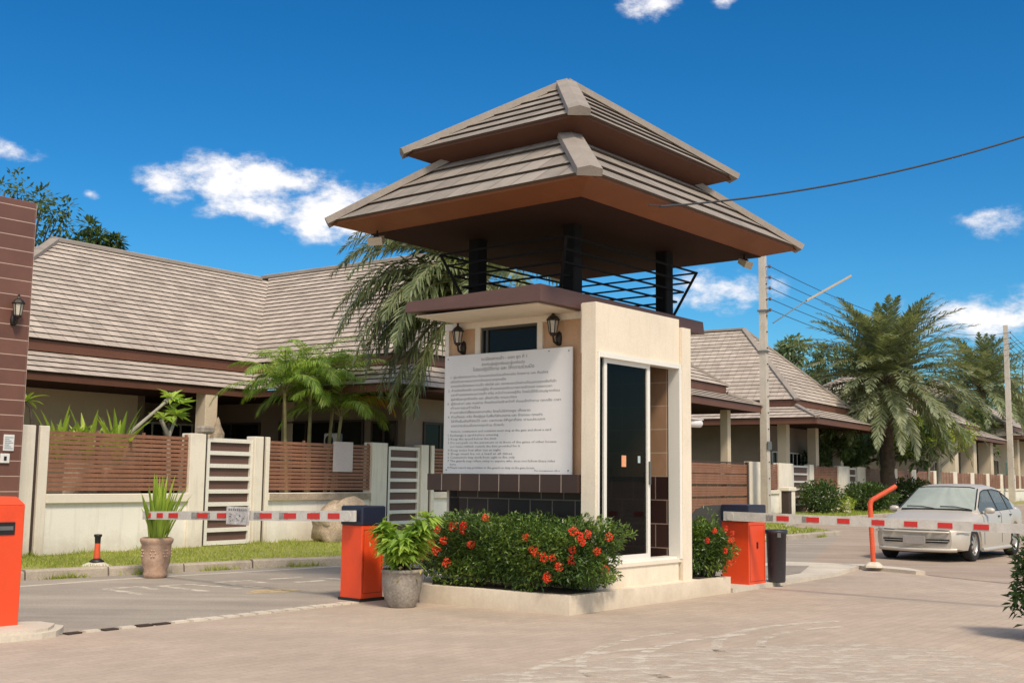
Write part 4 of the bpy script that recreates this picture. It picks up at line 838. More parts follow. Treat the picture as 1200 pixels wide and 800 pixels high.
# walls
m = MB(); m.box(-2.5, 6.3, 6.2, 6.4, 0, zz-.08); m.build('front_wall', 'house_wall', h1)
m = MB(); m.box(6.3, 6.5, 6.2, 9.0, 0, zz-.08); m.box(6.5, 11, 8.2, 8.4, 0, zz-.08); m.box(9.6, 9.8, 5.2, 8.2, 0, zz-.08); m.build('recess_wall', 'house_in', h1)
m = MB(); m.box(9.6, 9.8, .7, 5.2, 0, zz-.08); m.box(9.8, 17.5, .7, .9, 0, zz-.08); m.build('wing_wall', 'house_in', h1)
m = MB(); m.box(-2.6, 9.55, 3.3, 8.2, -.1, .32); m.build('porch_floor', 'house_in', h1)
for (cx, cy, wd) in ((6.5, 3.95, .34), (9.75, 4.6, .4), (-1, 3.95, .3)):
    MB().bbox(cx-wd/2, cx+wd/2, cy-wd/2, cy+wd/2, 0, zz-.08, .01).build('porch_column', 'house_wall', h1)
def hwindow(par, x0, x1, y, z0, z1, n=2, axis='x', white=True):
    """window on a wall; frame and pane"""
    m = MB(); g_ = MB(); s = .05
    def bx(mb, a0, a1, c0, c1, zA, zB): (mb.box(a0, a1, c0, c1, zA, zB) if axis == 'x' else mb.box(c0, c1, a0, a1, zA, zB))
    bx(m, x0, x0+s, y-.05, y, z0, z1); bx(m, x1-s, x1, y-.05, y, z0, z1); bx(m, x0+s, x1-s, y-.05, y, z0, z0+s); bx(m, x0+s, x1-s, y-.05, y, z1-s, z1)
    for k in range(1, n): xm = x0+(x1-x0)*k/n; bx(m, xm-s/2, xm+s/2, y-.05, y, z0+s, z1-s)
    o = m.build('window', 'gateframe' if white else 'slit', par); bx(g_, x0+s, x1-s, y-.03, y-.02, z0+s, z1-s); g_.build('pane', 'winglass', o)
for (x0, x1) in ((6.7, 7.6), (7.8, 8.6), (8.7, 9.5)): hwindow(h1, x0, x1, 8.2, .5 if x0 > 7 else 1.2, 2.75, 2)
hwindow(h1, 2.0, 4.9, 9.6, .45, 2.75, 3, axis='y', white=False); hwindow(h1, 5.6, 7.8, 9.6, .45, 2.75, 2, axis='y', white=False)
hwindow(h1, 10.2, 12.0, .7, .45, 2.7, 3, white=False); hwindow(h1, .95, 1.75, 9.6, .45, 2.7, 2, axis='y', white=False)
ac = thing('outdoor_unit', 'small white air conditioner box on the shaded porch wall behind the yellow frond', 'air conditioner', HO.W(2.9, 9.5, 2.25), HO.t)
m = MB(); m.bbox(-.12, .08, -.22, .22, -.18, .18, .015); m.build('casing', 'white_plastic', ac); m = MB(); m.tube([(-.121, .03, 0), (-.135, .03, 0)], .13, 20); m.build('fan_grille', 'carblack', ac)
# carved stone posts on the porch
def statue(b, a, h, label):
    m = MB(); rnd = random.Random(int(b*10)); prof = [(.10, 0), (.13, .04), (.13, .12), (.16, .16), (.17, .4), (.18, .55), (.16, .66), (.12, .70), (.17, .76), (.15, .86), (.08, .93), (.03, 1.0), (0, 1.02)]
    m.lathe([(r_, z_*h) for r_, z_ in prof], 10, fn=lambda a_, z_: 1+.12*math.sin(a_*5+z_*20), smooth=False)
    o = m.build('stone_finial', 'rock', None, loc=HO.W(a, b, .3)); tag(o, label, 'statue', 'carved stones on the porch')
statue(6.55, 3.6, 2.35, 'large carved stone finial on the porch right of the cream column')
statue(5.85, 3.7, 1.95, 'small carved stone finial close beside the cream porch column')

# ------------------------------------------------------------------ house beyond the booth (B), house behind it (C) and far house (D)
h2 = house_thing('house with two tier tiled porch roof right behind the booth and sliding gate', FE)
def simplehouse(t, x0, x1, y0, z0, pitch, depth, n, skirt=1.2, zsk=None, fmat='fascia_h', cap=True, wall='house_in'):
    o = hip_roof(t, 'main_roof', x0, x1, y0, y0+depth, z0, pitch, n, 'roof_house', fasc=False, riser=.035, capw=.26)
    m = MB(); m.box(x0+.03, x1-.03, y0+.03, y0+.07, z0-.28, z0-.02); m.box(x1-.07, x1-.03, y0+.07, y0+depth, z0-.28, z0-.02); m.box(x0+.03, x0+.07, y0+.07, y0+depth, z0-.28, z0-.02); m.build('fascia', fmat, t)
    zt = z0-.3; s = skirt; zb = zt-s*.42
    for q in (((x0-s, y0-s, zb), (x1+s, y0-s, zb), (x1-.05, y0+.05, zt), (x0+.05, y0+.05, zt)), ((x1+s, y0-s, zb), (x1+s, y0+depth, zb), (x1-.05, y0+depth, zt), (x1-.05, y0+.05, zt)), ((x0-s, y0+depth, zb), (x0-s, y0-s, zb), (x0+.05, y0+.05, zt), (x0+.05, y0+depth, zt))):
        quadroof(t, 'porch_roof', *q, 4)
    hipcap((x1+s, y0-s, zb+.03), (x1, y0, zt+.05), .2).build('hip_cap', 'cap', t); hipcap((x0-s, y0-s, zb+.03), (x0, y0, zt+.05), .2).build('hip_cap', 'cap', t)
    m = MB(); m.box(x0-s+.03, x1+s-.03, y0-s+.03, y0-s+.06, zb-.25, zb-.015); m.box(x1+s-.06, x1+s-.03, y0-s+.06, y0+depth, zb-.25, zb-.015); m.box(x0-s+.03, x0-s+.06, y0-s+.06, y0+depth, zb-.25, zb-.015); m.build('porch_fascia', fmat, t)
    MB().box(x0-s+.06, x1+s-.06, y0-s+.06, y0+depth-.1, zb-.2, zb-.15).build('porch_ceiling', 'ceil', t)
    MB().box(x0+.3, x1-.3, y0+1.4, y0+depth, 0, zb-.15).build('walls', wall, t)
    return zb
h2 = h2
zb = simplehouse(h2, 19.2, 29.4, .45, 4.95, .72, 8.5, 18, skirt=1.0)
for (x, y) in ((32.7-3.6, .35), (24, .35)): MB().bbox(x-.3, x+.0, y-.15, y+.15, 0, zb-.2, .01).build('porch_column', 'house_wall', h2)
hwindow(h2, 24.5, 27.0, 1.85, .9, 2.6, 2); hwindow(h2, 27.4, 28.9, 1.85, .9, 2.6, 1)
h3 = house_thing('house with tall grey brown hipped roof left of the date palm', FE)
zb = simplehouse(h3, 35.6, 43.2, -.1, 4.85, .95, 12, 20, skirt=1.3, wall='house_in')
for x in (35.6, 39.4, 43): MB().bbox(x-.2, x+.2, .3, .7, 0, zb-.2, .01).build('porch_column', 'house_wall', h3)
hwindow(h3, 36.3, 38.0, 1.3, .9, 2.7, 3); hwindow(h3, 38.4, 40.0, 1.3, .9, 2.7, 3); hwindow(h3, 40.5, 42.5, 1.3, .9, 2.7, 3)
h4 = house_thing('farther house with brown fascia and cream porch column above the silver car', FE)
zb = simplehouse(h4, 66, 80, 1.2, 5.6, .62, 13, 14, skirt=1.6, wall='house_in')
for x in (67.2, 73, 79): MB().bbox(x-.45, x+.45, 0.2, 1.1, 0, zb-.2, .02).build('porch_column', 'house_wall', h4)
for x in (68.5, 71.3, 74.5, 77): hwindow(h4, x, x+1.7, 2.6, 1.0, 3.0, 2)
h5 = house_thing('last house at the right edge behind the second concrete pole', FE)
zb = simplehouse(h5, 88, 104, .8, 6.2, .62, 14, 14, skirt=1.6, wall='house_wall')
for x in (89, 94, 100): MB().bbox(x-.4, x+.4, 0., .8, 0, zb-.2, .02).build('porch_column', 'house_wall', h5)
for x in (90, 95.5): hwindow(h5, x, x+2.4, 2.2, 1.0, 3.4, 2)

# ------------------------------------------------------------------ concrete poles, lamp and cables
def cpole(label, w_, z, r0_=.17, r1_=.13):
    t = thing('utility_pole', label, 'utility pole', (w_.x, w_.y, 0), FE.t, 'concrete utility poles')
    m = MB(); m.beam((0, 0, 0), (0, 0, z), r0_*2, r0_*1.7, up=(0, 1, 0), w2=r1_*2, h2=r1_*1.7); m.build('pole_shaft', 'concrete', t)
    m = MB()
    for k in range(14):
        zz = .9+k*(z-1.5)/14
        m.tube([(0, -r0_*1.0, zz), (0, -r0_*.6, zz)], .022, 8)
    m.build('bolt_holes', 'carblack', t)
    for k in range(5):
        zz = z-.55-k*.42; m = MB(); m.beam((0, -r1_, zz), (0, -r1_-.12, zz), .03, .03); m.lathe([(0, -.07), (.05, -.05), (.06, -.01), (.04, .02), (.055, .05), (0, .07)], 8, (0, -r1_-.15, zz)); m.build('insulator', 'insul', t)
    return t
P1 = FE.W(-.6, 30.5, 0); P2 = FE.W(-.6, 81.7, 0)
p1 = cpole('tall concrete pole with long lamp arm behind the booth barrier', P1, 10.15)
p2 = cpole('second concrete pole at the right edge behind the silver car', P2, 13.4, .24, .18)
m = MB(); m.box(-.19, .19, -.17, .17, 7.85, 7.92); m.box(-.19, .19, -.17, .17, 6.3, 6.36); m.box(-.2, .2, -.19, -.16, 2.6, 2.9); m.build('steel_band', 'grey_metal', p1)
sl = thing('street_lamp', 'long fluorescent street lamp slanting up from the first concrete pole', 'street lamp', (0, 0, 0), 0)
A0 = FE.W(-.8, 31.0, 7.47)
A1 = FE.W(-1.5, 32.9, 8.56); A2 = FE.W(-3.0, 33.87, 9.58)
m = MB(); m.tube([A0, A1, A1.lerp(A2, .2)], .022, 6); m.build('arm', 'grey_metal', sl)
m = MB(); m.beam(A1, A2, .16, .07); m.build('lamp_housing', 'flood', sl); m = MB(); m.beam(A1+Vector((0, 0, -.045)), A2+Vector((0, 0, -.045)), .11, .03); m.build('tube_cover', 'white_plastic', sl)
def cable(name, label, p, q, sag, r=.012, n=28, group=None):
    pts = [Vector(p).lerp(Vector(q), i/n)-Vector((0, 0, sag*4*(i/n)*(1-i/n))) for i in range(n+1)]
    m = MB(); m.tube(pts, r, 5); o = m.build(name, 'wire', None); tag(o, label, 'cable', group); return o
nB = Vector((math.cos(FE.t), math.sin(FE.t), 0)); nAm = -FE.A
names = ['top', 'second', 'third', 'fourth', 'lowest']
for k in range(5):
    off = nAm*.30
    q_ = P2+off+Vector((0, 0, 13.4-.55-k*.42)); p_ = P1+off+Vector((0, 0, 10.15-.55-k*.42))
    cable('power_cable', names[k]+' of the five cables strung between the two concrete poles', p_, q_, 1.1, .014, group='cables between the poles')
    cable('power_cable', names[k]+' of the five cables running right from the second pole out of view', q_, q_+nB*60+Vector((0, 0, -.6)), 1.0, .018, group='cables past the second pole')
cable('service_cable', 'black cable rising from the booth roof eave to the upper right sky', BO.W(-.36, 1.2, 4.50), Vector((8.6, 13.2, 6.55)), .35, .012)
cable('drop_cable', 'thin pale cable loop fixed along the booth eave board', BO.W(-.375, .95, 4.47), BO.W(-.375, 1.6, 4.62), .02, .008)

# ------------------------------------------------------------------ vegetation
def leaf(m, p, d, L, W_, up=None, fold=.0, bend=.25, mi=0, seg=2):
    """pointed leaf of two or three faces"""
    d = Vector(d).normalized(); up = Vector(up) if up is not None else Vector((0, 0, 1)); s = d.cross(up)
    if s.length < 1e-3: s = d.cross(Vector((1, 0, 0)))
    s.normalize(); n_ = s.cross(d); p = Vector(p)
    mid = p+d*L*.5+n_*bend*L*.10; tip = p+d*L-n_*bend*L*.35
    a = p+d*L*.12
    m.add([p, mid-s*W_/2+n_*fold, tip, mid+s*W_/2+n_*fold], [(0, 1, 2, 3)], mi)
def sword(m, p, d, L, W_, droop, n=5, mi=0, fold=.25):
    p = Vector(p); d = Vector(d).normalized(); s = d.cross(Vector((0, 0, 1)))
    if s.length < 1e-3: s = Vector((1, 0, 0))
    s.normalize(); vs = []; q = p.copy()
    for i in range(n+1):
        t = i/n; w_ = W_*(.55+.9*t-1.45*t*t*t) if t < 1 else 0.002
        c = s.cross(d)
        vs += [q-s*w_/2+c*w_*fold, q, q+s*w_/2+c*w_*fold]; d = (d+Vector((0, 0, -droop/n))).normalized(); q = q+d*L/n
    fs = []
    for i in range(n): fs += [(i*3, i*3+1, i*3+4, i*3+3), (i*3+1, i*3+2, i*3+5, i*3+4)]
    m.add(vs, fs, mi)
def frond(m, mr, p, az_, el0, L, el1, nl, ll, lw, rnd, vee=.35, droopl=.5, plum=.18, rw=.018):
    """pinnate palm frond: rachis bends from elevation el0 to el1, leaflets both sides"""
    pts = []; q = Vector(p); N_ = 16; hor = Vector((math.cos(az_), math.sin(az_), 0)); tz = rnd.uniform(-.15, .15)
    for i in range(N_+1):
        t = i/N_; e = el0+(el1-el0)*(t**1.2); a2 = az_+tz*t; hor = Vector((math.cos(a2), math.sin(a2), 0)); d = hor*math.cos(e)+Vector((0, 0, math.sin(e)))
        pts.append((q.copy(), d.copy())); q = q+d*L/N_
    mr.tube([a for a, _ in pts], [rw*(1-.85*i/N_) for i in range(N_+1)], 4, cap=False)
    for i in range(nl):
        t = .14+.86*(i+.5)/nl; k = t*N_; j = min(int(k), N_-1); fr_ = k-j; c = pts[j][0].lerp(pts[j+1][0], fr_); d = pts[j][1]
        s = d.cross(Vector((0, 0, 1)))
        if s.length < .05: s = Vector((-math.sin(az_), math.cos(az_), 0))
        s.normalize(); n_ = s.cross(d).normalized()
        prof = math.sin(PI*min(1, (t*.86+.16)))**.6
        for sg_ in (-1, 1):
            ang = rnd.uniform(.85, 1.1)*(1-.5*t); dd = (s*sg_*math.sin(ang)+d*math.cos(ang)+n_*(vee+rnd.uniform(-plum, plum))).normalized()
            l_ = ll*prof*rnd.uniform(.85, 1.1); wv = lw*rnd.uniform(.8, 1.2); sd = dd.cross(n_).normalized()
            m1 = c+dd*l_*.5-Vector((0, 0, droopl*l_*.12)); tp = c+dd*l_*.95-Vector((0, 0, droopl*l_*.55))
            m.add([c-sd*wv*.3, m1-sd*wv*.5, tp, m1+sd*wv*.5, c+sd*wv*.3], [(0, 1, 2, 3, 4)])
def ptrunk(m, base, top, r0_, r1_, rough=.15, n=10, rings=18, bend=(0, 0), rnd=None):
    rnd = rnd or random; base = Vector(base); top = Vector(top); vs = []; fs = []
    for i in range(rings+1):
        t = i/rings; c = base.lerp(top, t)+Vector((bend[0]*math.sin(PI*t), bend[1]*math.sin(PI*t), 0)); rad = r0_+(r1_-r0_)*t
        if t < .08: rad *= 1+.35*(1-t/.08)
        rad *= (1+rough*.5*(i % 2))
        for k in range(n): a = 2*PI*k/n+(i % 2)*PI/n; q = rad*(1+rnd.uniform(-rough, rough)); vs.append(c+Vector((q*math.cos(a), q*math.sin(a), rnd.uniform(-.01, .01))))
    for i in range(rings):
        for k in range(n): j = (k+1) % n; fs.append((i*n+k, i*n+j, (i+1)*n+j, (i+1)*n+k))
    m.add(vs, fs, 0, True)

# big date palm on the far verge
def date_palm(label, pos, zc, R_, nf, seed, leafm, tr=(.36, .32), ll=.55, nl=46, lw=.05, low=-1.15, group='large palms on the verge'):
    t = thing('palm_tree', label, 'palm tree', pos, 0, group); rnd = random.Random(seed)
    m = MB(); ptrunk(m, (0, 0, 0), (0, 0, zc), tr[0], tr[1], .16, 12, int(zc*5), rnd=rnd)
    for k in range(60):
        a = rnd.uniform(0, 2*PI); z = zc-rnd.uniform(0, 1.1); r_ = tr[1]*1.0; m.beam((r_*math.cos(a)*.8, r_*math.sin(a)*.8, z), (r_*1.6*math.cos(a), r_*1.6*math.sin(a), z+.28), .09, .04, w2=.04, h2=.02)
    m.build('trunk', 'trunk', t)
    m = MB(); mr = MB()
    for k in range(nf):
        u = (k+.5)/nf; el0 = R(86)-u*R(112)+rnd.uniform(-.12, .12); az_ = k*2.39996+rnd.uniform(-.15, .15); L = R_*(.80+.22*u**.6)*rnd.uniform(.9, 1.06)
        el1 = el0-R(50)-rnd.uniform(0, .3); el1 = max(el1, low-.35)
        frond(m, mr, (.16*math.cos(az_), .16*math.sin(az_), zc-u*.5), az_, el0, L, el1, nl, ll*rnd.uniform(.85, 1.1), lw, rnd, vee=.2, droopl=.35, plum=.32, rw=.03)
    m.build('crown', leafm, t); mr.build('frond_stems', 'arecatrunk', t)
    return t
date_palm('big bushy date palm in the middle of the far verge left of the silver car', FE.W(-1.0, 46.0, .1), 6.55, 5.6, 160, 3, 'datepalm', ll=.85, nl=42, lw=.075, tr=(.33, .33))
date_palm('darker palm behind and right of the big date palm, left of the second pole', FE.W(2.5, 88, .1), 9.4, 6.0, 90, 5, 'darkpalm', ll=1.0, nl=36, lw=.10, tr=(.3, .28))
date_palm('small distant palm at the right edge behind the second pole', FE.W(3.5, 108, .1), 8.6, 4.6, 36, 8, 'datepalm', ll=.8, nl=26, lw=.12, tr=(.3, .25))

# dark arching palm between booth and house
def arch_palm():
    t = thing('palm_tree', 'dark arching palm leaning out from behind the left side of the booth', 'palm tree', FE.W(-3.2, 7.7, .1), 0, None); rnd = random.Random(11)
    m = MB(); ptrunk(m, (0, 0, 0), (-.05, 0, 5.1), .17, .13, .1, 12, 22, rnd=rnd); m.build('trunk', 'trunk', t)
    m = MB(); mr = MB()
    azs = [(178, 62, 3.2, -55), (200, 52, 3.3, -60), (165, 38, 3.1, -70), (215, 30, 3.2, -75), (186, 20, 2.9, -80), (150, 66, 3.3, -40), (232, 58, 3.2, -55), (245, 30, 3.0, -75), (130, 30, 3.0, -60), (195, 78, 3.2, -35), (188, 48, 3.5, -62), (172, 30, 3.3, -72), (208, 42, 3.5, -66), (198, 12, 3.0, -80), (182, 68, 3.4, -48), (222, 20, 3.0, -78), (190, -10, 2.4, -86), (160, 16, 2.9, -78), (175, 56, 3.6, -58), (196, 36, 3.5, -74), (184, 28, 3.3, -80), (210, 16, 3.1, -82), (176, 4, 2.8, -86), (205, -12, 2.5, -88), (220, 0, 2.7, -86), (192, 60, 3.7, -56), (186, 5, 3.3, -88), (200, -5, 3.2, -88), (172, 8, 3.2, -88), (212, 6, 3.4, -88), (194, 18, 3.7, -87), (180, -18, 2.8, -89), (226, 10, 3.2, -88), (204, 24, 3.8, -86), (182, -32, 3.2, -88), (194, -40, 3.1, -89), (206, -30, 3.3, -88), (176, -46, 3.0, -89), (188, -20, 3.4, -89), (214, -38, 3.2, -89), (0, 60, 3.0, -50), (40, 50, 3.0, -55), (320, 50, 3, -55), (280, 55, 3, -55), (90, 55, 3.1, -55), (60, 25, 2.8, -70), (300, 25, 2.8, -70), (262, 12, 2.7, -82), (205, 5, 2.6, -84), (170, 2, 2.5, -84), (340, 72, 3.1, -40), (222, 68, 3.4, -48)]
    for a_, e0, L, e1 in azs:
        frond(m, mr, (-.05, 0, 5.1), R(a_+rnd.uniform(-6, 6)), R(e0), L*rnd.uniform(.95, 1.08), R(e1), 74, .50, .046, rnd, vee=.05, droopl=.5, plum=.5, rw=.022)
    m.build('crown', 'darkpalm', t); mr.build('frond_stems', 'arecatrunk', t)
arch_palm()
# clump of areca palms behind the second slatted panel
ar = thing('areca_palm', 'bright green clump of areca palms behind the middle slatted panel', 'palm tree', FE.W(.95, 7.3, .1)); rnd = random.Random(21)
m = MB(); mr = MB(); tk = MB()
for (dx, dy, zc, lean) in ((-.55, .1, 3.05, -.15), (-.05, .0, 3.25, -.03), (.12, .25, 2.85, .12), (.5, .1, 3.15, .25), (.35, -.2, 2.6, .3)):
    off = FE.B*dx+FE.A*dy; top = off*1.15+Vector((lean*.6, 0, zc))
    tk.tube([off, off.lerp(top, .5)+Vector((0, 0, 0)), top], [.055, .042, .035], 8)
    for k in range(13):
        u = k/13; frond(m, mr, top, k*2.4+rnd.uniform(-.3, .3), R(86-58*u), rnd.uniform(1.4, 1.95), R(-18-62*u), 52, .42, .019, rnd, vee=.12, droopl=.95, rw=.014)
tk.build('trunk', 'arecatrunk', ar); m.build('crown', 'areca', ar); mr.build('frond_stems', 'arecatrunk', ar)
m = MB(); mr = MB(); frond(m, mr, FE.B*.9+FE.A*-.25+Vector((.0, 0, 2.9)), R(10), R(40), 1.35, R(-88), 34, .34, .05, rnd, vee=-.1, droopl=1.1, rw=.014); m.build('yellow_frond', 'yellow', ar, label='dry yellow frond hanging on the right')

# broadleaf trees: limbs plus clumped leaf crown
def tree(name, label, pos, h, cw, ch, nclump, nleaf, ls, mat, seed, group=None, tr=.18, trunkmat='trunk', zc=None, flat=1.0, twigs=True):
    t = thing(name, label, 'tree', pos, 0, group); rnd = random.Random(seed); zc = zc or h-ch/2
    tk = MB(); tk.tube([(0, 0, 0), (rnd.uniform(-.1, .1), 0, zc*.35), (rnd.uniform(-.2, .2), rnd.uniform(-.2, .2), zc*.75)], [tr, tr*.8, tr*.6], 8)
    m = MB(); top = Vector((0, 0, zc*.72))
    for c in range(nclump):
        while True:
            v = Vector((rnd.uniform(-1, 1), rnd.uniform(-1, 1), rnd.uniform(-1, 1)))
            if .15 < v.length < 1: break
        ctr = Vector((v.x*cw/2, v.y*cw/2, zc+v.z*ch/2)); cr = rnd.uniform(.16, .34)*min(cw, ch)*.55
        if twigs: tk.tube([top.lerp(Vector((0, 0, zc*.5)), rnd.random()), top.lerp(ctr, .6)+Vector((0, 0, -.1)), ctr], [tr*.35, tr*.18, tr*.05], 5)
        for k in range(nleaf):
            d = Vector((rnd.gauss(0, 1), rnd.gauss(0, 1), rnd.gauss(0, 1))).normalized(); r_ = cr*rnd.random()**.4
            p = ctr+Vector((d.x*r_, d.y*r_, d.z*r_*flat)); dd = (d+Vector((rnd.uniform(-.6, .6), rnd.uniform(-.6, .6), rnd.uniform(-.7, .2)))).normalized()
            leaf(m, p, dd, ls*rnd.uniform(.7, 1.3), ls*.45*rnd.uniform(.8, 1.2), (rnd.uniform(-.5, .5), rnd.uniform(-.5, .5), 1))
    tk.build('trunk', trunkmat, t); m.build('crown', mat, t); return t
tree('leafy_tree', 'loose tree rising behind the tall brown pillar', (-13.3, 30.5, 0), 9.3, 2.6, 2.4, 20, 50, .18, 'tree', 31, tr=.16)
tree('leafy_tree', 'low dense tree top showing over the left house ridge', (-12.65, 33.5, 0), 8.75, 2.0, 1.7, 26, 110, .20, 'tree', 32)
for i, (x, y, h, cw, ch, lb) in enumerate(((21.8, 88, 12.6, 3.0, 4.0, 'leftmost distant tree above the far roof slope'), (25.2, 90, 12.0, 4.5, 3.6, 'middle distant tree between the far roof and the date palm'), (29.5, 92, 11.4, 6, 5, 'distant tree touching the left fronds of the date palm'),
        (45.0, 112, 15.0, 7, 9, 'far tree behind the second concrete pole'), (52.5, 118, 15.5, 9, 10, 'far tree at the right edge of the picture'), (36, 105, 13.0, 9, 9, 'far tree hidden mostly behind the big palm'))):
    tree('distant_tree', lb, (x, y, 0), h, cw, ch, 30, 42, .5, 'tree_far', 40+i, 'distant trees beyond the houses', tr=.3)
tree('leafy_tree', 'small yellow green tree leaning over the wall behind the silver car', FE.W(-1.2, 53.5, .1), 5.2, 5.2, 2.4, 36, 110, .22, 'yg', 51, tr=.10, trunkmat='trunk_pale')
tree('leafy_tree', 'dark shady tree behind the garden wall under the date palm', FE.W(2.4, 51.0, .1), 5.6, 9.5, 4.0, 44, 110, .35, 'tree', 52, tr=.15)
tree('leafy_tree', 'dark shrubby tree behind the slatted panel right of the round bush', FE.W(1.6, 41.5, .1), 4.2, 4.4, 2.4, 24, 100, .28, 'tree', 53, tr=.12)
tree('leafy_tree', 'dark tree behind the farthest garden wall near the second pole', FE.W(2.6, 84.5, .1), 7.2, 5.0, 4.4, 28, 80, .4, 'tree', 54, tr=.15)
br = thing('bare_branch_stump', 'cut pale tree stump with one bare slanting branch on the far verge', 'tree stump', FE.W(-1.6, 54.0, .1)); m = MB(); m.tube([(0, 0, 0), (0, 0, 2.2), (.05, 0, 3.1)], [.14, .12, .10], 8); m.tube([(0, 0, 2.1), (.9, 0, 2.9), (1.9, 0, 3.9)], [.09, .08, .06], 8); m.build('trunk', 'trunk_pale', br)

# clipped bushes
def bush(name, label, pos, rx, ry, rz, n, ls, mat, seed, group=None, cat='bush', box=False, rzrot=0, stems=True, z0=.08, flowers=None, lwf=.5, lump=.12):
    t = thing(name, label, cat, pos, rzrot, group); rnd = random.Random(seed); m = MB(); ph = [rnd.uniform(0, 6) for _ in range(6)]
    def surf(th, z):
        return 1+lump*math.sin(th*3+ph[0]+z*3)+lump*.8*math.sin(th*5+ph[1]-z*5)+lump*.5*math.sin(th*9+ph[2]+z*11)
    P = []
    for k in range(n):
        th = rnd.uniform(0, 2*PI); z = rnd.uniform(-1, 1)
        if box:
            e = 4.0; c, s = math.cos(th), math.sin(th); q = (abs(c)**e+abs(s)**e)**(-1/e); cz = (1-abs(z)**5)**(1/5)
            rad = q*(.25+.75*cz)
        else: rad = math.sqrt(max(0, 1-z*z))
        f_ = rnd.random()**.28*surf(th, z); top = 1+.10*math.sin(th*2+ph[3])+.12*math.sin(th*7+ph[4])
        x = rx*rad*f_*math.cos(th); y = ry*rad*f_*math.sin(th); zz = rz*(1+z*top*(f_ if not box else .55+.45*f_))
        nrm = Vector((math.cos(th)*rad, math.sin(th)*rad, z)).normalized()
        P.append((x, y, zz, nrm, f_))
        d = (nrm*.6+Vector((rnd.gauss(0, .5), rnd.gauss(0, .5), rnd.gauss(.25, .5)))).normalized()
        leaf(m, (x, y, zz+z0), d, ls*rnd.uniform(.7, 1.35), ls*lwf*rnd.uniform(.8, 1.2), (rnd.uniform(-.6, .6), rnd.uniform(-.6, .6), 1), bend=.5)
    m.build('foliage', mat, t)
    if stems:
        s = MB()
        for k in range(26):
            a = rnd.uniform(0, 2*PI); r_ = rnd.random()**.5*.7; b0 = Vector((rx*r_*.6*math.cos(a), ry*r_*.6*math.sin(a), -.02)); s.tube([b0, Vector((rx*r_*.9*math.cos(a), ry*r_*.9*math.sin(a), rz*.7)), Vector((rx*r_*math.cos(a+.2), ry*r_*math.sin(a+.2), rz*1.5))], [.012, .008, .004], 4)
        s.build('stems', 'trunk', t)
    return t, P
def flower(par, c, r_, rnd, nrm=(0, 0, 1)):
    m = MB()
    for k in range(70):
        d = Vector((rnd.gauss(0, 1), rnd.gauss(0, 1), rnd.gauss(0, 1))).normalized(); 
        if d.dot(Vector(nrm)) < -.35: d = -d
        p = Vector(c)+d*r_*rnd.uniform(.55, .95); leaf(m, p, (d+Vector((rnd.uniform(-.8, .8), rnd.uniform(-.8, .8), rnd.uniform(-.8, .8)))).normalized(), r_*.42, r_*.42, d, bend=.2)
    m.build('flower_cluster', 'flower', par)
# ixora hedge in the booth planter: local x=b,y=a ; main mass plus flowers at given places
def BL(a, b): return BO.W(a, b, .2)
hd1, P = bush('ixora_hedge', 'wide flowering hedge with red blossoms in the planter under the notice board', BL(1.05, .42), .50, 1.25, .36, 24000, .050, 'ixora', 61, box=True, rzrot=BO.t, z0=.05, lump=.07)
rnd = random.Random(5)
FL = [(1.81,.82),(1.57,.86),(1.41,.87),(1.42,.82),(1.71,.7),(1.3,.67),(1.9,.66),(1.82,.58),(1.66,.45),(1.09,.97),(.52,.78),(.44,.66),(.38,.63),(.27,.59),(.16,.59),(-.03,.86),(-.02,.67),(-.01,.57),(.23,.38),(.08,.5),(2.02,.52)]
for (a, z) in FL: flower(hd1, ((-.05 if a > .0 else .05)-.42-.02, a-1.05, z-.2), rnd.uniform(.036, .052), rnd, (-1, 0, 0))
for (b, a, z) in ((-.06,-.16,.82),(-.04,-.18,.76),(.20,-.20,.66),(.36,-.20,.46),(.06,-.18,.84),(.42,-.20,.80)): flower(hd1, (b-.42, a-1.05, z-.2), rnd.uniform(.038, .052), rnd, (0, -1, 0))
hd2, P = bush('ixora_hedge', 'small rounded flowering shrub with orange blossoms between booth pier and orange cabinet', BO.W(.28, 3.22, .2), .42, .36, .33, 5200, .055, 'ixora', 62, box=False, rzrot=BO.t, z0=.03)
for (b, z) in ((2.98,.79),(3.15,.81),(2.9,.67),(3.35,.66),(3.25,.66),(3.14,.54),(3.22,.38),(3.45,.40),(3.55,.74)): flower(hd2, (b-3.22, -.37*math.sqrt(max(.1, 1-((b-3.22)/.43)**2)), z-.2), .036, rnd, (0, -1, 0))
# verge bushes
bush('round_bush', 'round dark green clipped bush in front of the far wall', FE.W(-1.0, 35.6, .1), .85, .85, .62, 2600, .14, 'hedge', 63, group=None)
bush('spreading_bush', 'broad dark bush beside the base of the date palm', FE.W(-1.3, 41.6, .1), 1.1, 1.6, .58, 3600, .16, 'hedge', 64)
bush('spreading_bush', 'low dark bush right of the date palm trunk', FE.W(-1.4, 48.5, .1), 1.0, 1.6, .7, 2600, .17, 'hedge', 65)
wb, P = bush('flowering_bush', 'low bush with white flowers right of the round dark bush', FE.W(-1.2, 37.6, .1), .6, .8, .30, 1400, .11, 'yg', 66)
for k in range(14): 
    m = MB(); c = Vector((rnd.uniform(-.6, .3), rnd.uniform(-.8, -.2), rnd.uniform(.15, .55)))
    for j in range(26): d = Vector((rnd.gauss(0, 1), rnd.gauss(0, 1), rnd.gauss(0, 1))).normalized(); leaf(m, c+d*.07, d, .09, .07, (0, 0, 1))
    m.build('flower_cluster', 'whitefl', wb)
tag(MB().bbox(-.35, .35, -.2, .2, 0, .42, .06).build('stone_block', 'rock', None, loc=FE.W(-.8, 38.6, .1), rz=FE.t), 'pale stone block behind the white flowering bush', 'stone')
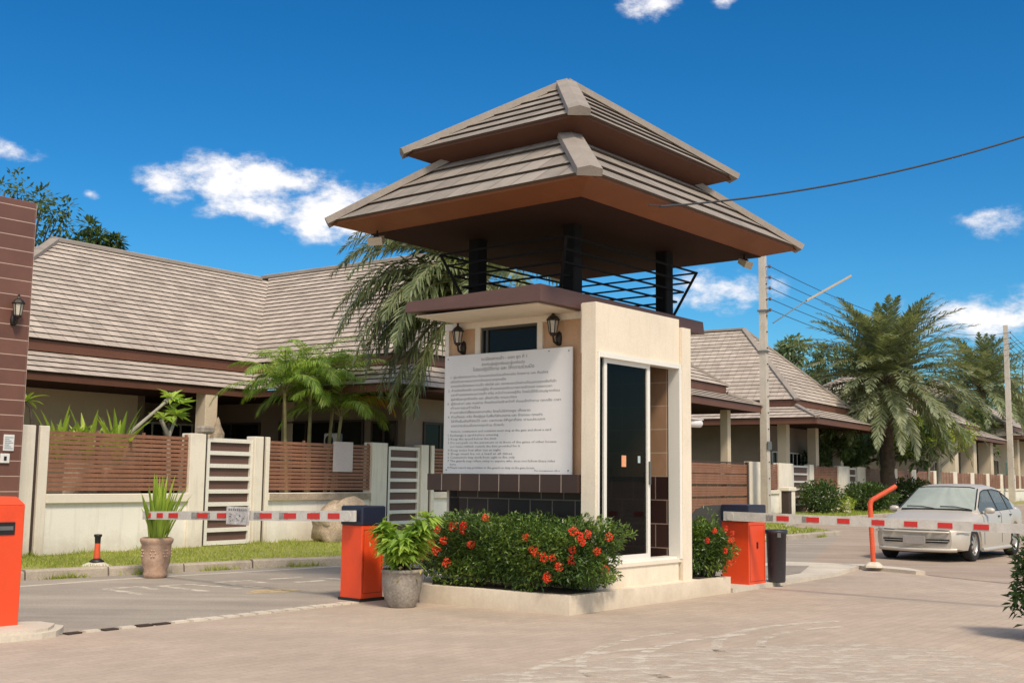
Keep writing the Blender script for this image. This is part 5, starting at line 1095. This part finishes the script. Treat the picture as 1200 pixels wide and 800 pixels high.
mp_ = thing('meter_pillar', 'short cream pillar with a flat cap left of the narrow far gate', 'pillar', FE.W(-.9, 32.2, .1), FE.t); m = MB(); m.bbox(-.45, -.15, -.15, .15, 0, .95, .01); m.build('recess', 'slit', mp_); m = MB(); m.bbox(-.13, .25, -.16, .16, 0, .95, .01); m.build('shaft', 'post', mp_); m = MB(); m.bbox(-.5, .3, -.2, .2, .95, 1.10, .02); m.build('cap', 'cream_trim', mp_)
# foreground shrub at the right edge of the picture
fs_, P = bush('foreground_shrub', 'dark leafy shrub cut off by the right edge of the picture', (5.05, 10.6, 0), .40, .40, .52, 3600, .085, 'hedge', 67, z0=.02)
# grass on the verge
gr = MB(); rnd = random.Random(77)
def kerb_a(b):
    for i in range(len(KERB)-1):
        if KERB[i][1] <= b <= KERB[i+1][1]: t = (b-KERB[i][1])/(KERB[i+1][1]-KERB[i][1]); return KERB[i][0]+(KERB[i+1][0]-KERB[i][0])*t
    return -3.5
for k in range(46000):
    near = k < 30000
    b = rnd.uniform(-1.5, 12.5) if near else rnd.uniform(12.5, 52)
    ka = kerb_a(b)+.22
    a = rnd.uniform(ka, -.12 if b < 24 else -.05)
    if rnd.random() < .12: continue
    p = FE.W(a, b, .10); d = Vector((rnd.gauss(0, .45), rnd.gauss(0, .45), 1)).normalized(); L = rnd.uniform(.03, .075)*(1 if near else 1.8); s = Vector((rnd.uniform(-1, 1), rnd.uniform(-1, 1), 0)).normalized()*(.007 if near else .02)
    gr.add([p-s, p+s, p+d*L], [(0, 1, 2)])
# weeds along the kerb foot and the wall foot
for k in range(2600):
    b = rnd.choice([-1.4, -.2, .9, 2.2, 4.8, 5.6, 7.4, 10.2, 15, 18, 22])+rnd.gauss(0, .16); a = kerb_a(b)-rnd.uniform(.0, .06) if rnd.random() < .5 else -rnd.uniform(.02, .12)
    z = .004 if a < -1 else .1
    p = FE.W(a, b, z); d = Vector((rnd.gauss(0, .6), rnd.gauss(0, .6), 1)).normalized(); L = rnd.uniform(.04, .13); s = Vector((rnd.uniform(-1, 1), rnd.uniform(-1, 1), 0)).normalized()*.008
    gr.add([p-s, p+s, p+d*L], [(0, 1, 2)])
gr.build('grass', 'grass', kind='stuff')

# ------------------------------------------------------------------ potted plants
pt1 = thing('potted_plant', 'tall sword leaved plant in a carved terracotta pot by the kerb', 'potted plant', (-4.83, 15.92, .0)); rnd = random.Random(91)
m = MB(); m.lathe([(0, .0), (.135, 0), (.15, .02), (.165, .06), (.15, .10), (.185, .2), (.198, .34), (.198, .45), (.205, .46), (.222, .50), (.222, .53), (.20, .545), (.185, .50), (.0, .48)], 28); m.build('pot', 'terra', pt1)
m = MB()
for k in range(7):
    a = k*2*PI/7+.3; 
    for j in range(6): a2 = a+.16*math.cos(j*PI/3); z = .34+.045*math.sin(j*PI/3); p_ = Vector((.2*math.cos(a2), .2*math.sin(a2), z)); m.lathe([(0, -.013), (.011, -.005), (.011, .006), (0, .013)], 6, p_)
m.build('carved_rosettes', pm('pale_terracotta_relief', (.58, .42, .32), .85, bump=.2), pt1)
m = MB()
for k in range(60):
    a = rnd.uniform(0, 2*PI); e = R(rnd.uniform(64, 90)); r_ = rnd.uniform(0, .12); sword(m, (r_*math.cos(a), r_*math.sin(a), .49), (math.cos(a)*math.cos(e), math.sin(a)*math.cos(e), math.sin(e)), rnd.uniform(.48, .95), rnd.uniform(.05, .09), rnd.uniform(.0, .45), 6)
for k in range(22):
    a = rnd.uniform(0, 2*PI); r_ = rnd.uniform(.03, .12); sword(m, (r_*math.cos(a), r_*math.sin(a), .49), (math.cos(a)*.25, math.sin(a)*.25, 1), rnd.uniform(.3, .5), .03, .1, 4)
m.build('leaves', 'sword', pt1)
pt2 = thing('potted_plant', 'bright green leafy shrub in a weathered grey stone pot beside the orange cabinet', 'potted plant', (-1.17, 12.75, .0)); rnd = random.Random(92)
m = MB(); m.lathe([(0, 0), (.14, 0), (.155, .02), (.19, .10), (.215, .2), (.222, .30), (.222, .37), (.232, .375), (.232, .405), (.215, .41), (.205, .37), (.0, .33)], 28); m.build('pot', 'stonepot', pt2)
m = MB(); m.lathe([(.185, .30), (.19, .395), (.17, .40), (.16, .345), (0, .34)], 20, (-.0, -.03, 0)); m.build('inner_pot', 'terra_in', pt2)
m = MB(); m.lathe([(0, .352), (.15, .35)], 16); m.build('soil', 'soil', pt2)
m = MB(); st = MB()
for k in range(11):
    a = k*2.4; lean = rnd.uniform(.10, .34); hh = rnd.uniform(.25, .62)
    p0 = Vector((.03*math.cos(a), .03*math.sin(a), .33)); p1 = Vector((lean*.35*math.cos(a), lean*.35*math.sin(a), .33+hh*.55)); p2 = Vector((lean*math.cos(a), lean*math.sin(a), .33+hh)); st.tube([p0, p1, p2], [.014, .010, .006], 6)
    for c, n in ((p2, 34), (p1.lerp(p2, .55), 32), (p1, 22)):
        for j in range(n):
            b_ = j*2.4; el_ = rnd.uniform(-.15, .75); d = Vector((math.cos(b_)*math.cos(el_), math.sin(b_)*math.cos(el_), math.sin(el_)))+Vector((math.cos(a), math.sin(a), 0))*.45
            leaf(m, c+Vector((rnd.gauss(0, .02), rnd.gauss(0, .02), rnd.gauss(0, .03))), d, rnd.uniform(.13, .23), rnd.uniform(.055, .08), bend=.9)
st.build('stems', 'trunk', pt2); m.build('leaves', 'bright', pt2)
m = MB()
for k in range(16): d = Vector((rnd.gauss(0, .17)-.12, rnd.gauss(0, .12)-.12, rnd.uniform(.28, .75))); leaf(m, d, (rnd.uniform(-1, 1), rnd.uniform(-1, 1), -.8), .06, .05, bend=.5)
m.build('yellowing_leaves', pm('yellowing_leaf', (.55, .50, .16), .6, bump=0), pt2)

# plants behind the first slatted panel
ag = thing('agave_clump', 'low clump of yellow green spiky leaves behind the first slatted panel', 'plant', FE.W(.75, 1.45, .1)); rnd = random.Random(93); m = MB()
for c in range(3):
    for k in range(26): a = rnd.uniform(0, 2*PI); e = R(rnd.uniform(35, 85)); sword(m, (c*.42-.42+.05*math.cos(a), c*.25-.2, 1.5+rnd.uniform(0, .15)), (math.cos(a)*math.cos(e), math.sin(a)*math.cos(e), math.sin(e)), rnd.uniform(.55, .95), .11, rnd.uniform(.2, .6), 5)
m.build('leaves', 'sword', ag); m = MB(); m.lathe([(.28, 0), (.32, .9), (.36, 1.5), (0, 1.5)], 10, fn=lambda a, z: 1+.15*math.sin(3*a+z*3), smooth=False); m.lathe([(.28, 0), (.30, .8), (.3, 1.45), (0, 1.45)], 10, (.45, .3, 0)); m.build('rock_base', 'rock', ag)
sp = thing('young_plant', 'thin dark stem with a drooping leaf tuft next to the brown pillar', 'plant', FE.W(.5, .15, .1)); m = MB(); m.tube([(.05, 0, 0), (.06, 0, 1.9), (0, 0, 2.35), (-.12, 0, 2.5)], [.035, .03, .025, .02], 6); m.build('stem', 'trunk', sp); m = MB()
for k in range(10): a = k*.7; e = R(rnd.uniform(10, 60)); sword(m, (-.08, 0, 2.45), (math.cos(a)*math.cos(e), math.sin(a)*math.cos(e), math.sin(e)), rnd.uniform(.28, .42), .07, .9, 5)
m.build('leaves', 'sword', sp)
fg = thing('frangipani', 'slanting bare frangipani branch with green leaf rosettes behind the first panel', 'tree', FE.W(.6, 2.0, .1)); rnd = random.Random(94); m = MB()
Bv = FE.B
br_ = [[(0, 0, 1.3), Bv*.25+Vector((0, 0, 2.05)), Bv*.98+Vector((0, 0, 2.62))], [Bv*1.15+Vector((0, 0, 1.0)), Bv*1.1+Vector((0, 0, 2.0)), Bv*1.25+Vector((0, 0, 2.35))], [Bv*.98+Vector((0, 0, 2.62)), Bv*1.12+Vector((0, 0, 2.72))], [(0, 0, 0), (0, 0, 1.3)], [Bv*1.3, Bv*1.15+Vector((0, 0, 1.0))], [Bv*1.1+Vector((0, 0, 2.0)), Bv*.9+Vector((0, 0, 2.3))]]
for q in br_: m.tube(q, [.05-.012*i for i in range(len(q))], 7)
m.build('branches', 'trunk_pale', fg); m = MB()
for c, n in ((Bv*1.15+Vector((0, 0, 2.72)), 20), (Bv*1.25+Vector((0, 0, 2.4)), 22), (Bv*.95+Vector((0, 0, 2.35)), 10), (Bv*1.35+Vector((0, 0, 2.62)), 16)):
    for j in range(n): a = j*2.4; e = rnd.uniform(-.4, .9); leaf(m, c, (math.cos(a)*math.cos(e), math.sin(a)*math.cos(e), math.sin(e)), rnd.uniform(.22, .34), .095, bend=.5)
m.build('leaves', 'bright', fg)

# ------------------------------------------------------------------ street objects
# boulder in front of the middle panel
m = MB(); rnd = random.Random(95); n1, n2_ = 14, 22; vs = []
for i in range(n1+1):
    ph = PI*i/n1
    for k in range(n2_):
        th = 2*PI*k/n2_; d = Vector((math.sin(ph)*math.cos(th), math.sin(ph)*math.sin(th), math.cos(ph))); r_ = 1+.12*math.sin(d.x*4+1)+.10*math.sin(d.y*5+d.z*4)+.06*math.sin(d.z*9+d.x*8)+rnd.uniform(-.03, .03)
        q = 3.2; den = (abs(d.x)**q+abs(d.y)**q+abs(d.z)**q)**(1/q); vs.append((d.x/den*.74*r_, d.y/den*.40*r_, .38+d.z/den*.47*r_))
m.add(vs, [(i*n2_+k, i*n2_+(k+1) % n2_, (i+1)*n2_+(k+1) % n2_, (i+1)*n2_+k) for i in range(n1) for k in range(n2_)], 0, True)
bo_ = m.build('boulder', 'rock', None, loc=FE.W(-.62, 6.6, .05), rz=FE.t); tag(bo_, 'big rough beige boulder on the grass behind the entry barrier', 'boulder')
# little reflective post on a lump of concrete
lp = thing('marker_post', 'short orange marker post with dark top on a rough concrete lump at the kerb', 'marker post', (-5.86, 16.55, 0)); rnd = random.Random(96)
m = MB(); m.lathe([(.27, 0), (.25, .06), (.19, .12), (.10, .155), (0, .16)], 16, fn=lambda a, z: 1+.14*math.sin(a*3+z*20)+rnd.uniform(-.06, .06), smooth=False); m.build('concrete_lump', 'island', lp)
m = MB(); m.lathe([(.10, .15), (.105, .17), (.06, .20), (.045, .21)], 14, smooth=True); m.build('foot', 'carblack', lp)
m = MB(); m.lathe([(.045, .2), (.038, .42)], 14); m.build('post', 'pipe', lp); m = MB(); m.lathe([(.039, .42), (.042, .50), (.055, .52), (.055, .545), (0, .55)], 14); m.build('cap', 'carblack', lp)
# bent orange rest post for the boom
rp = thing('boom_rest_post', 'bent orange steel pipe standing at the tip of the pale traffic island', 'post', (5.86, 18.75, .055))
m = MB(); m.tube([(0, 0, 0), (-.03, 0, .98), (-.02, 0, 1.04), (.02, 0, 1.08), (.36, -.02, 1.28), (.39, -.02, 1.30)], [.040, .040, .040, .040, .038, .036], 12); m.build('pipe', 'pipe', rp)
m = MB(); m.lathe([(.16, 0), (.15, .03), (.09, .08), (.05, .085)], 12, fn=lambda a, z: 1+.12*math.sin(a*4), smooth=False); m.build('concrete_foot', 'island', rp)
# dark bin
bn = thing('litter_bin', 'dark grey round litter bin right of the orange cabinet', 'bin', (3.62, 15.78, .055))
m = MB(); m.lathe([(0, 0), (.105, 0), (.115, .02), (.135, .64), (.15, .645), (.155, .69), (.14, .70), (.13, .66), (.10, .2), (0, .2)], 24); m.build('body', 'plastic', bn)
m = MB(); m.bbox(-.025, .025, -.172, -.15, .60, .66, .004); m.build('handle', 'grey_metal', bn)
# curved grey guard attached behind the right barrier cabinet
m = MB(); pro = []; N_ = 14
out = [(.20, 1.08), (.34, 1.08), (.50, 1.06), (.62, 1.01), (.70, .93), (.73, .80), (.73, .62)]; inn = [(.20, .62), (.36, .62), (.40, .80), (.47, .90), (.58, .92), (.66, .86), (.685, .62)]
vs = [(-.20, y, z) for y, z in out]+[(-.20, y, z) for y, z in inn]+[(-.17, y, z) for y, z in out]+[(-.17, y, z) for y, z in inn]
fs = []
for i in range(6): fs += [(i, i+1, 7+i+1, 7+i), (14+i, 21+i, 22+i, 15+i), (i, 14+i, 15+i, i+1), (7+i, 8+i, 22+i, 21+i)]
m.add(vs, fs); m.beam((-.19, .2, 1.08), (.1, .2, 1.08), .02, .02)
v2 = []
for y, z in out: v2 += [(-.17, y, z), (.12, y, z)]
m.add(v2, [(i*2, i*2+1, i*2+3, i*2+2) for i in range(6)])
m.build('side_guard', 'grey_metal', b2)

# ------------------------------------------------------------------ silver saloon car: local x = rearwards, y = to the viewer's left side
CT = R(51.5)
cb_ = Vector((math.cos(CT), math.sin(CT), 0)); ca_ = Vector((-math.sin(CT), math.cos(CT), 0))
car = thing('parked_car', 'silver four door saloon car coming toward the exit barrier', 'car', Vector((8.50, 21.16, .005))-cb_*.80+ca_*.85, CT)
WX = (.80, 3.40); WR = .30; HW = .84
def ip(tab, x):
    if x <= tab[0][0]: return tab[0][1]
    for (xa, ya), (xb, yb) in zip(tab, tab[1:]):
        if x <= xb: t = (x-xa)/(xb-xa); return ya+(yb-ya)*t
    return tab[-1][1]
def sm(tab, x, r_=.05): return sum(ip(tab, x+d*r_) for d in (-1, -.5, 0, .5, 1))/5
top_t = [(0, .60), (.04, .66), (.12, .705), (.35, .77), (.8, .845), (1.22, .90), (1.24, .91), (1.92, 1.335), (2.15, 1.385), (2.7, 1.40), (3.1, 1.355), (3.75, 1.02), (4.1, .99), (4.25, .96), (4.33, .80), (4.36, .55)]
belt_t = [(0, .56), (.1, .62), (.35, .69), (.8, .765), (1.24, .82), (2.0, .87), (3.4, .90), (4.1, .90), (4.3, .80), (4.36, .52)]
wid_t = [(0, .60), (.02, .66), (.06, .72), (.12, .77), (.25, .81), (.6, .84), (1.2, .845), (3.2, .845), (3.9, .82), (4.2, .76), (4.36, .66)]
bot_t = [(0, .22), (.2, .19), (1.3, .17), (3.0, .17), (4.0, .2), (4.36, .26)]
def arch(x):
    z = 0
    for wx in WX:
        d = abs(x-wx)
        if d < .365: z = max(z, .30+math.sqrt(.365**2-d*d)*.98)
    return z
xs = sorted(set([0, .015, .04, .07, .1, .15, .2, .25]+[.3+.05*i for i in range(81)]+[4.33, 4.345, 4.36]+[1.22, 1.24, 1.92, 1.94, 3.1, 3.75]+[wx+.3649*s for wx in WX for s in (-1, 1)]+[wx+.34*s for wx in WX for s in (-1, 1)]))
xs = [x for x in xs if x <= 4.36]
def section(x):
    W_ = sm(wid_t, x, .04); zt = sm(top_t, x, .05) if x < 1.1 or x > 2.1 else ip(top_t, x); zb_ = sm(belt_t, x, .06); z0 = ip(bot_t, x); ar_ = arch(x); zs = max(z0, ar_)
    cab = 1 if 1.24 < x < 3.75 else 0
    mid = z0+(zb_-z0)*.5
    P = [(0, z0), (W_*.86, z0)]
    P.append((W_*.965, max(zs, z0)+ (.0 if ar_ > z0 else .02)))
    P.append((W_*1.0, max(zs+.015, z0+.12)))
    P.append((W_*1.005, max(mid, zs+.03)))
    P.append((W_*.995, zb_-.05 if zb_-.05 > zs+.04 else zs+.045))
    P.append((W_*.955, max(zb_, zs+.06)))
    if cab:
        hgt = zt-zb_; k = min(1, max(0, hgt/.5)); wg = W_*.955-.03; wr = wg-.19*k*1.0
        P.append((wg, zb_+.012)); P.append((wr+.012, zb_+hgt*.80)); P.append((wr-.03, zb_+hgt*.915)); P.append((wr*.70, zb_+hgt*.985)); P.append((0, zt))
    else:
        P.append((W_*.90, zb_+(zt-zb_)*.35)); P.append((W_*.82, zb_+(zt-zb_)*.62)); P.append((W_*.74, zb_+(zt-zb_)*.80)); P.append((W_*.5, zb_+(zt-zb_)*.95)); P.append((0, zt))
    return P
secs = [section(x) for x in xs]; NP = len(secs[0])
def cell(i, j):
    xm = (xs[i]+xs[i+1])/2
    if 1.24 < xm < 1.93 and j in (8, 9, 10): return 'windscreen' if j != 8 else 'body'
    if 3.1 < xm < 3.74 and j in (9, 10): return 'rear_window'
    if j == 7 and 1.36 < xm < 3.55:
        if 2.40 < xm < 2.47 or 3.12 < xm < 3.16: return 'body'
        return 'side_window'
    return 'body'
parts = {}
for side in (1, -1):
    for i in range(len(xs)-1):
        for j in range(NP-1):
            c = cell(i, j); key = c
            if c == 'side_window': key = c+('F' if xs[i] < 2.42 else 'R')+('L' if side > 0 else 'R')
            m = parts.setdefault(key, MB())
            q = [(xs[i], side*secs[i][j][0], secs[i][j][1]), (xs[i+1], side*secs[i+1][j][0], secs[i+1][j][1]), (xs[i+1], side*secs[i+1][j+1][0], secs[i+1][j+1][1]), (xs[i], side*secs[i][j+1][0], secs[i][j+1][1])]
            if side < 0: q = q[::-1]
            m.add(q, [(0, 1, 2, 3)], 0, True)
# front and rear closing faces
for i, fl in ((0, 0), (len(xs)-1, 1)):
    P = secs[i]; x = xs[i]; full = [(x, y, z) for y, z in P]+[(x, -y, z) for y, z in P[::-1][1:-1]]
    parts['body'].add(full if not fl else full[::-1], [tuple(range(len(full)))])
import bmesh
def weld(o, smooth=True, ang=35):
    bm = bmesh.new(); bm.from_mesh(o.data); bmesh.ops.remove_doubles(bm, verts=bm.verts, dist=.0006); 
    bmesh.ops.recalc_face_normals(bm, faces=bm.faces); 
    for e in bm.edges: e.smooth = (len(e.link_faces) < 2) or e.calc_face_angle(0) < R(ang)
    for f_ in bm.faces: f_.smooth = True
    bm.to_mesh(o.data); bm.free()
body = parts['body'].build('body', 'paint', car); weld(body)
o = parts['windscreen'].build('windscreen', 'windscreen', car); weld(o)
o = parts['rear_window'].build('rear_window', 'carglass', car); weld(o)
for k in parts:
    if k.startswith('side_window'): o = parts[k].build('side_window', 'carglass', car); weld(o)
m = MB(); m.box(1.45, 3.4, -.55, .55, .55, .80); m.box(2.2, 2.4, -.5, -.08, .8, 1.15); m.box(2.2, 2.4, .08, .5, .8, 1.15); m.build('interior', 'carblack', car)
m = MB(); m.box(.35, 4.1, -.62, .62, .14, .24); m.box(.42, 1.18, -.78, .78, .2, .62); m.box(3.02, 3.78, -.78, .78, .2, .62); m.build('underbody', 'carblack', car)
# windscreen surround and wipers
def on_top(x, y):
    P = section(x); 
    for j in range(NP-1, 6, -1):
        if P[j][0] <= abs(y) <= P[j-1][0]: t = (abs(y)-P[j][0])/(P[j-1][0]-P[j][0]); return P[j][1]+(P[j-1][1]-P[j][1])*t
    return P[-1][1]
m = MB()
edge = [(1.245+(.675)*t, secs_ := 0) for t in (0, 1)]
def wpt(x, f): P = section(x); return (x, P[9][0]*f, P[9][1]+.006)
for sgn in (1, -1):
    m.tube([wpt(x, sgn) for x in [1.26+.066*k for k in range(11)]], .012, 5)
m.tube([(1.925, y, on_top(1.92, y)+.004) for y in [-.52+.052*k for k in range(21)]], .012, 5); m.tube([(1.235, y, on_top(1.26, y)-.006) for y in [-.66+.066*k for k in range(21)]], .016, 5)
m.build('windscreen_seal', 'carblack', car)
for (ya, yb) in ((-.62, -.05), (.02, .58)):
    m = MB(); m.tube([(1.24, ya if ya < 0 else ya, .925), (1.30, (ya+yb)/2, on_top(1.30, (ya+yb)/2)+.02), (1.31, yb, on_top(1.31, yb)+.018)], .008, 5); m.build('wiper', 'carblack', car)
# window frames
m = MB()
for sgn in (1, -1):
    xa = [1.37+.045*k for k in range(49)]; 
    lo = [(x, sgn*(section(x)[7][0]+.004), section(x)[7][1]) for x in xa]; hi = [(x, sgn*(section(x)[8][0]+.004), section(x)[8][1]) for x in xa]
    m.tube(lo, .009, 5); m.tube(hi, .010, 5)
    for x in (2.435, 3.14): P = section(x); m.beam((x, sgn*(P[7][0]+.002), P[7][1]), (x, sgn*(P[8][0]+.002), P[8][1]), .06, .012, up=(0, 1, 0))
m.build('window_trim', 'carblack', car)
# door gaps, bonnet gap
for sgn in (1, -1):
    for x in (1.32, 2.44, 3.12): 
        m = MB(); P = section(x); zz_ = [(x, sgn*(P[j][0]+.0015), P[j][1]) for j in (2, 3, 4, 5, 6)]; 
        m.tube(zz_[1:] if arch(x) < .1 else zz_[3:], .0045, 4); m.build('door_gap', 'carblack', car)
m = MB(); m.tube([(.115, y, sm(top_t, .115)+.004) for y in (-.6, -.3, 0, .3, .6)], .004, 4)
m.build('bonnet_gap', 'carblack', car)
# headlights, indicators, grille, lower grilles, plate
for sgn in (1, -1):
    m = MB(); ya, yb = .36, .70; vs = []
    def fx(y): # front face x for lateral y
        for k in range(len(xs)):
            if secs[k][6][0] >= abs(y)+.0: return xs[k]
        return .3
    N_ = 8
    for k in range(N_+1):
        y = ya+(.775-ya)*k/N_; x = fx(y)-.012 if y > .6 else -.012+.0; x = max(-.012, fx(y)-.012)
        vs += [(x+.0, sgn*y, .565), (x+.015, sgn*y, .635), (x+.07, sgn*y*.985, .668-.012*k/N_)]
    m.add(vs, [(k*3+r_, k*3+r_+1, k*3+r_+4, k*3+r_+3) for k in range(N_) for r_ in (0, 1)], 0, True); h_ = m.build('headlight', 'lens', car)
    m = MB(); m.tube([vs[i] for i in range(0, len(vs), 3)], .006, 4); m.tube([vs[i] for i in range(2, len(vs), 3)], .006, 4); m.build('headlight_seal', 'carblack', h_)
m = MB(); m.bbox(-.018, .01, -.30, .30, .585, .645, .008); g_ = m.build('grille', 'carblack', car); m = MB(); m.bbox(-.024, -.016, -.27, .27, .606, .616, .002); m.build('chrome_bar', 'grey_metal', g_)
m = MB(); m.tube([(-.024, y_, z_) for y_, z_ in ((-.04, .615), (0, .632), (.04, .615), (0, .600), (-.04, .615))], .006, 5); m.build('badge', 'grey_metal', g_)
m = MB(); m.tube([(-.012, -.60, .53), (-.035, -.55, .53), (-.045, 0, .53), (-.035, .55, .53), (-.012, .60, .53)], .02, 6); m.tube([(.03, .72, .53), (.2, .83, .53), (.36, .855, .53)], .012, 6); m.tube([(.03, -.72, .53), (.2, -.83, .53), (.36, -.855, .53)], .012, 6); m.build('bumper_strip', 'paint', car)
for sgn in (1, -1):
    m = MB(); ps = [(-.006, sgn*.20, .335), (-.006, sgn*.56, .335), (-.006, sgn*.60, .375), (-.006, sgn*.60, .405), (-.006, sgn*.20, .405)]
    m.add(ps, [(0, 1, 2, 3, 4)] if sgn < 0 else [(4, 3, 2, 1, 0)]); m.build('lower_grille', 'carblack', car); 
    m2 = MB(); m2.tube([(-.010, sgn*.2, .37), (-.010, sgn*.59, .37)], .005, 4); m2.build('grille_bar', 'paint', car)
m = MB(); m.bbox(-.05, -.036, -.20, .20, .31, .46, .004); m.build('number_plate', 'plate', car)
m = MB(); m.tube([(.02, -.70, .215), (-.02, -.60, .21), (-.045, 0, .205), (-.02, .60, .21), (.02, .70, .215)], .035, 8)
SK=1
m.build('front_lip', 'paint', car)
# mirrors, handles
for sgn in (1, -1):
    m = MB(); m.tube([(1.2, sgn*.83, .20), (1.35, sgn*.855, .195), (2.9, sgn*.855, .195), (3.0, sgn*.84, .20)], .038, 8); m.build('sill_skirt', 'paint', car)
    m = MB(); m.lathe([(0, -.10), (.05, -.085), (.07, -.03), (.07, .04), (.045, .09), (0, .10)], 12); 
    m.v = [(1.50+x*.75, sgn*(.90+z*.95), .905+y*.85) for x, y, z in m.v]; m.tube([(1.48, sgn*.78, .87), (1.5, sgn*.84, .88)], .025, 6); m.build('mirror', 'paint', car)
    for x in (2.22, 3.0): m = MB(); P = section(x); m.tube([(x, sgn*(P[5][0]+.006), P[5][1]-.03), (x+.04, sgn*(P[5][0]+.02), P[5][1]-.03), (x+.12, sgn*(P[5][0]+.006), P[5][1]-.03)], .012, 6); m.build('door_handle', 'carblack', car)
# wheels
for sgn in (-1, 1):
    for wx in WX:
        wl = bpy.data.objects.new('wheel', None); COL.objects.link(wl); wl.parent = car; wl.location = (wx, sgn*.735, WR)
        m = MB(); prof = [(.195, -.085), (.27, -.095), (.295, -.08), (.302, -.04), (.302, .04), (.295, .08), (.27, .095), (.195, .085)]
        n_ = 36; vs = [(r_*math.cos(2*PI*k/n_), z_, r_*math.sin(2*PI*k/n_)) for r_, z_ in prof for k in range(n_)]
        m.add(vs, [(i*n_+k, i*n_+(k+1) % n_, (i+1)*n_+(k+1) % n_, (i+1)*n_+k) for i in range(7) for k in range(n_)], 0, True); m.build('tyre', 'rubber', wl)
        m = MB(); prof = [(.198, .085), (.20, .06), (.185, .055), (.18, -.06)]; vs = [(r_*math.cos(2*PI*k/n_), z_*sgn, r_*math.sin(2*PI*k/n_)) for r_, z_ in prof for k in range(n_)]
        m.add(vs, [(i*n_+k, i*n_+(k+1) % n_, (i+1)*n_+(k+1) % n_, (i+1)*n_+k) for i in range(3) for k in range(n_)], 0, True)
        for k in range(7):
            a = 2*PI*k/7; c, s = math.cos(a), math.sin(a); m.beam((.04*c, sgn*.07, .04*s), (.185*c, sgn*.055, .185*s), .055, .02, up=(0, 1, 0), w2=.035)
        m.tube([(0, sgn*.03, 0), (0, sgn*.08, 0)], .05, 14); m.build('rim', 'rim', wl)
        m = MB(); m.tube([(0, sgn*.02, 0), (0, sgn*.025, 0)], .185, 24); m.build('brake_disc', 'carblack', wl)

# rounded nose: bow the front in plan and rake it in profile, all front pieces together
def nose(o):
    for ch in [k for k in bpy.data.objects if k.parent == o]:
        if ch.type == 'MESH' and ch.name.split('.')[0] not in ('interior', 'underbody', 'mirror'):
            for v in ch.data.vertices:
                x, y, z = v.co
                if x < .75:
                    w_ = max(0, min(1, 1-(x+.05)/.8)); v.co.x = x+w_*(.17*min(1.1, abs(y)/.8)**2.4+.34*max(0, z-.52)+.22*max(0, .34-z))
            ch.data.update()
        if ch.type == 'MESH': nose(ch)
nose(car)
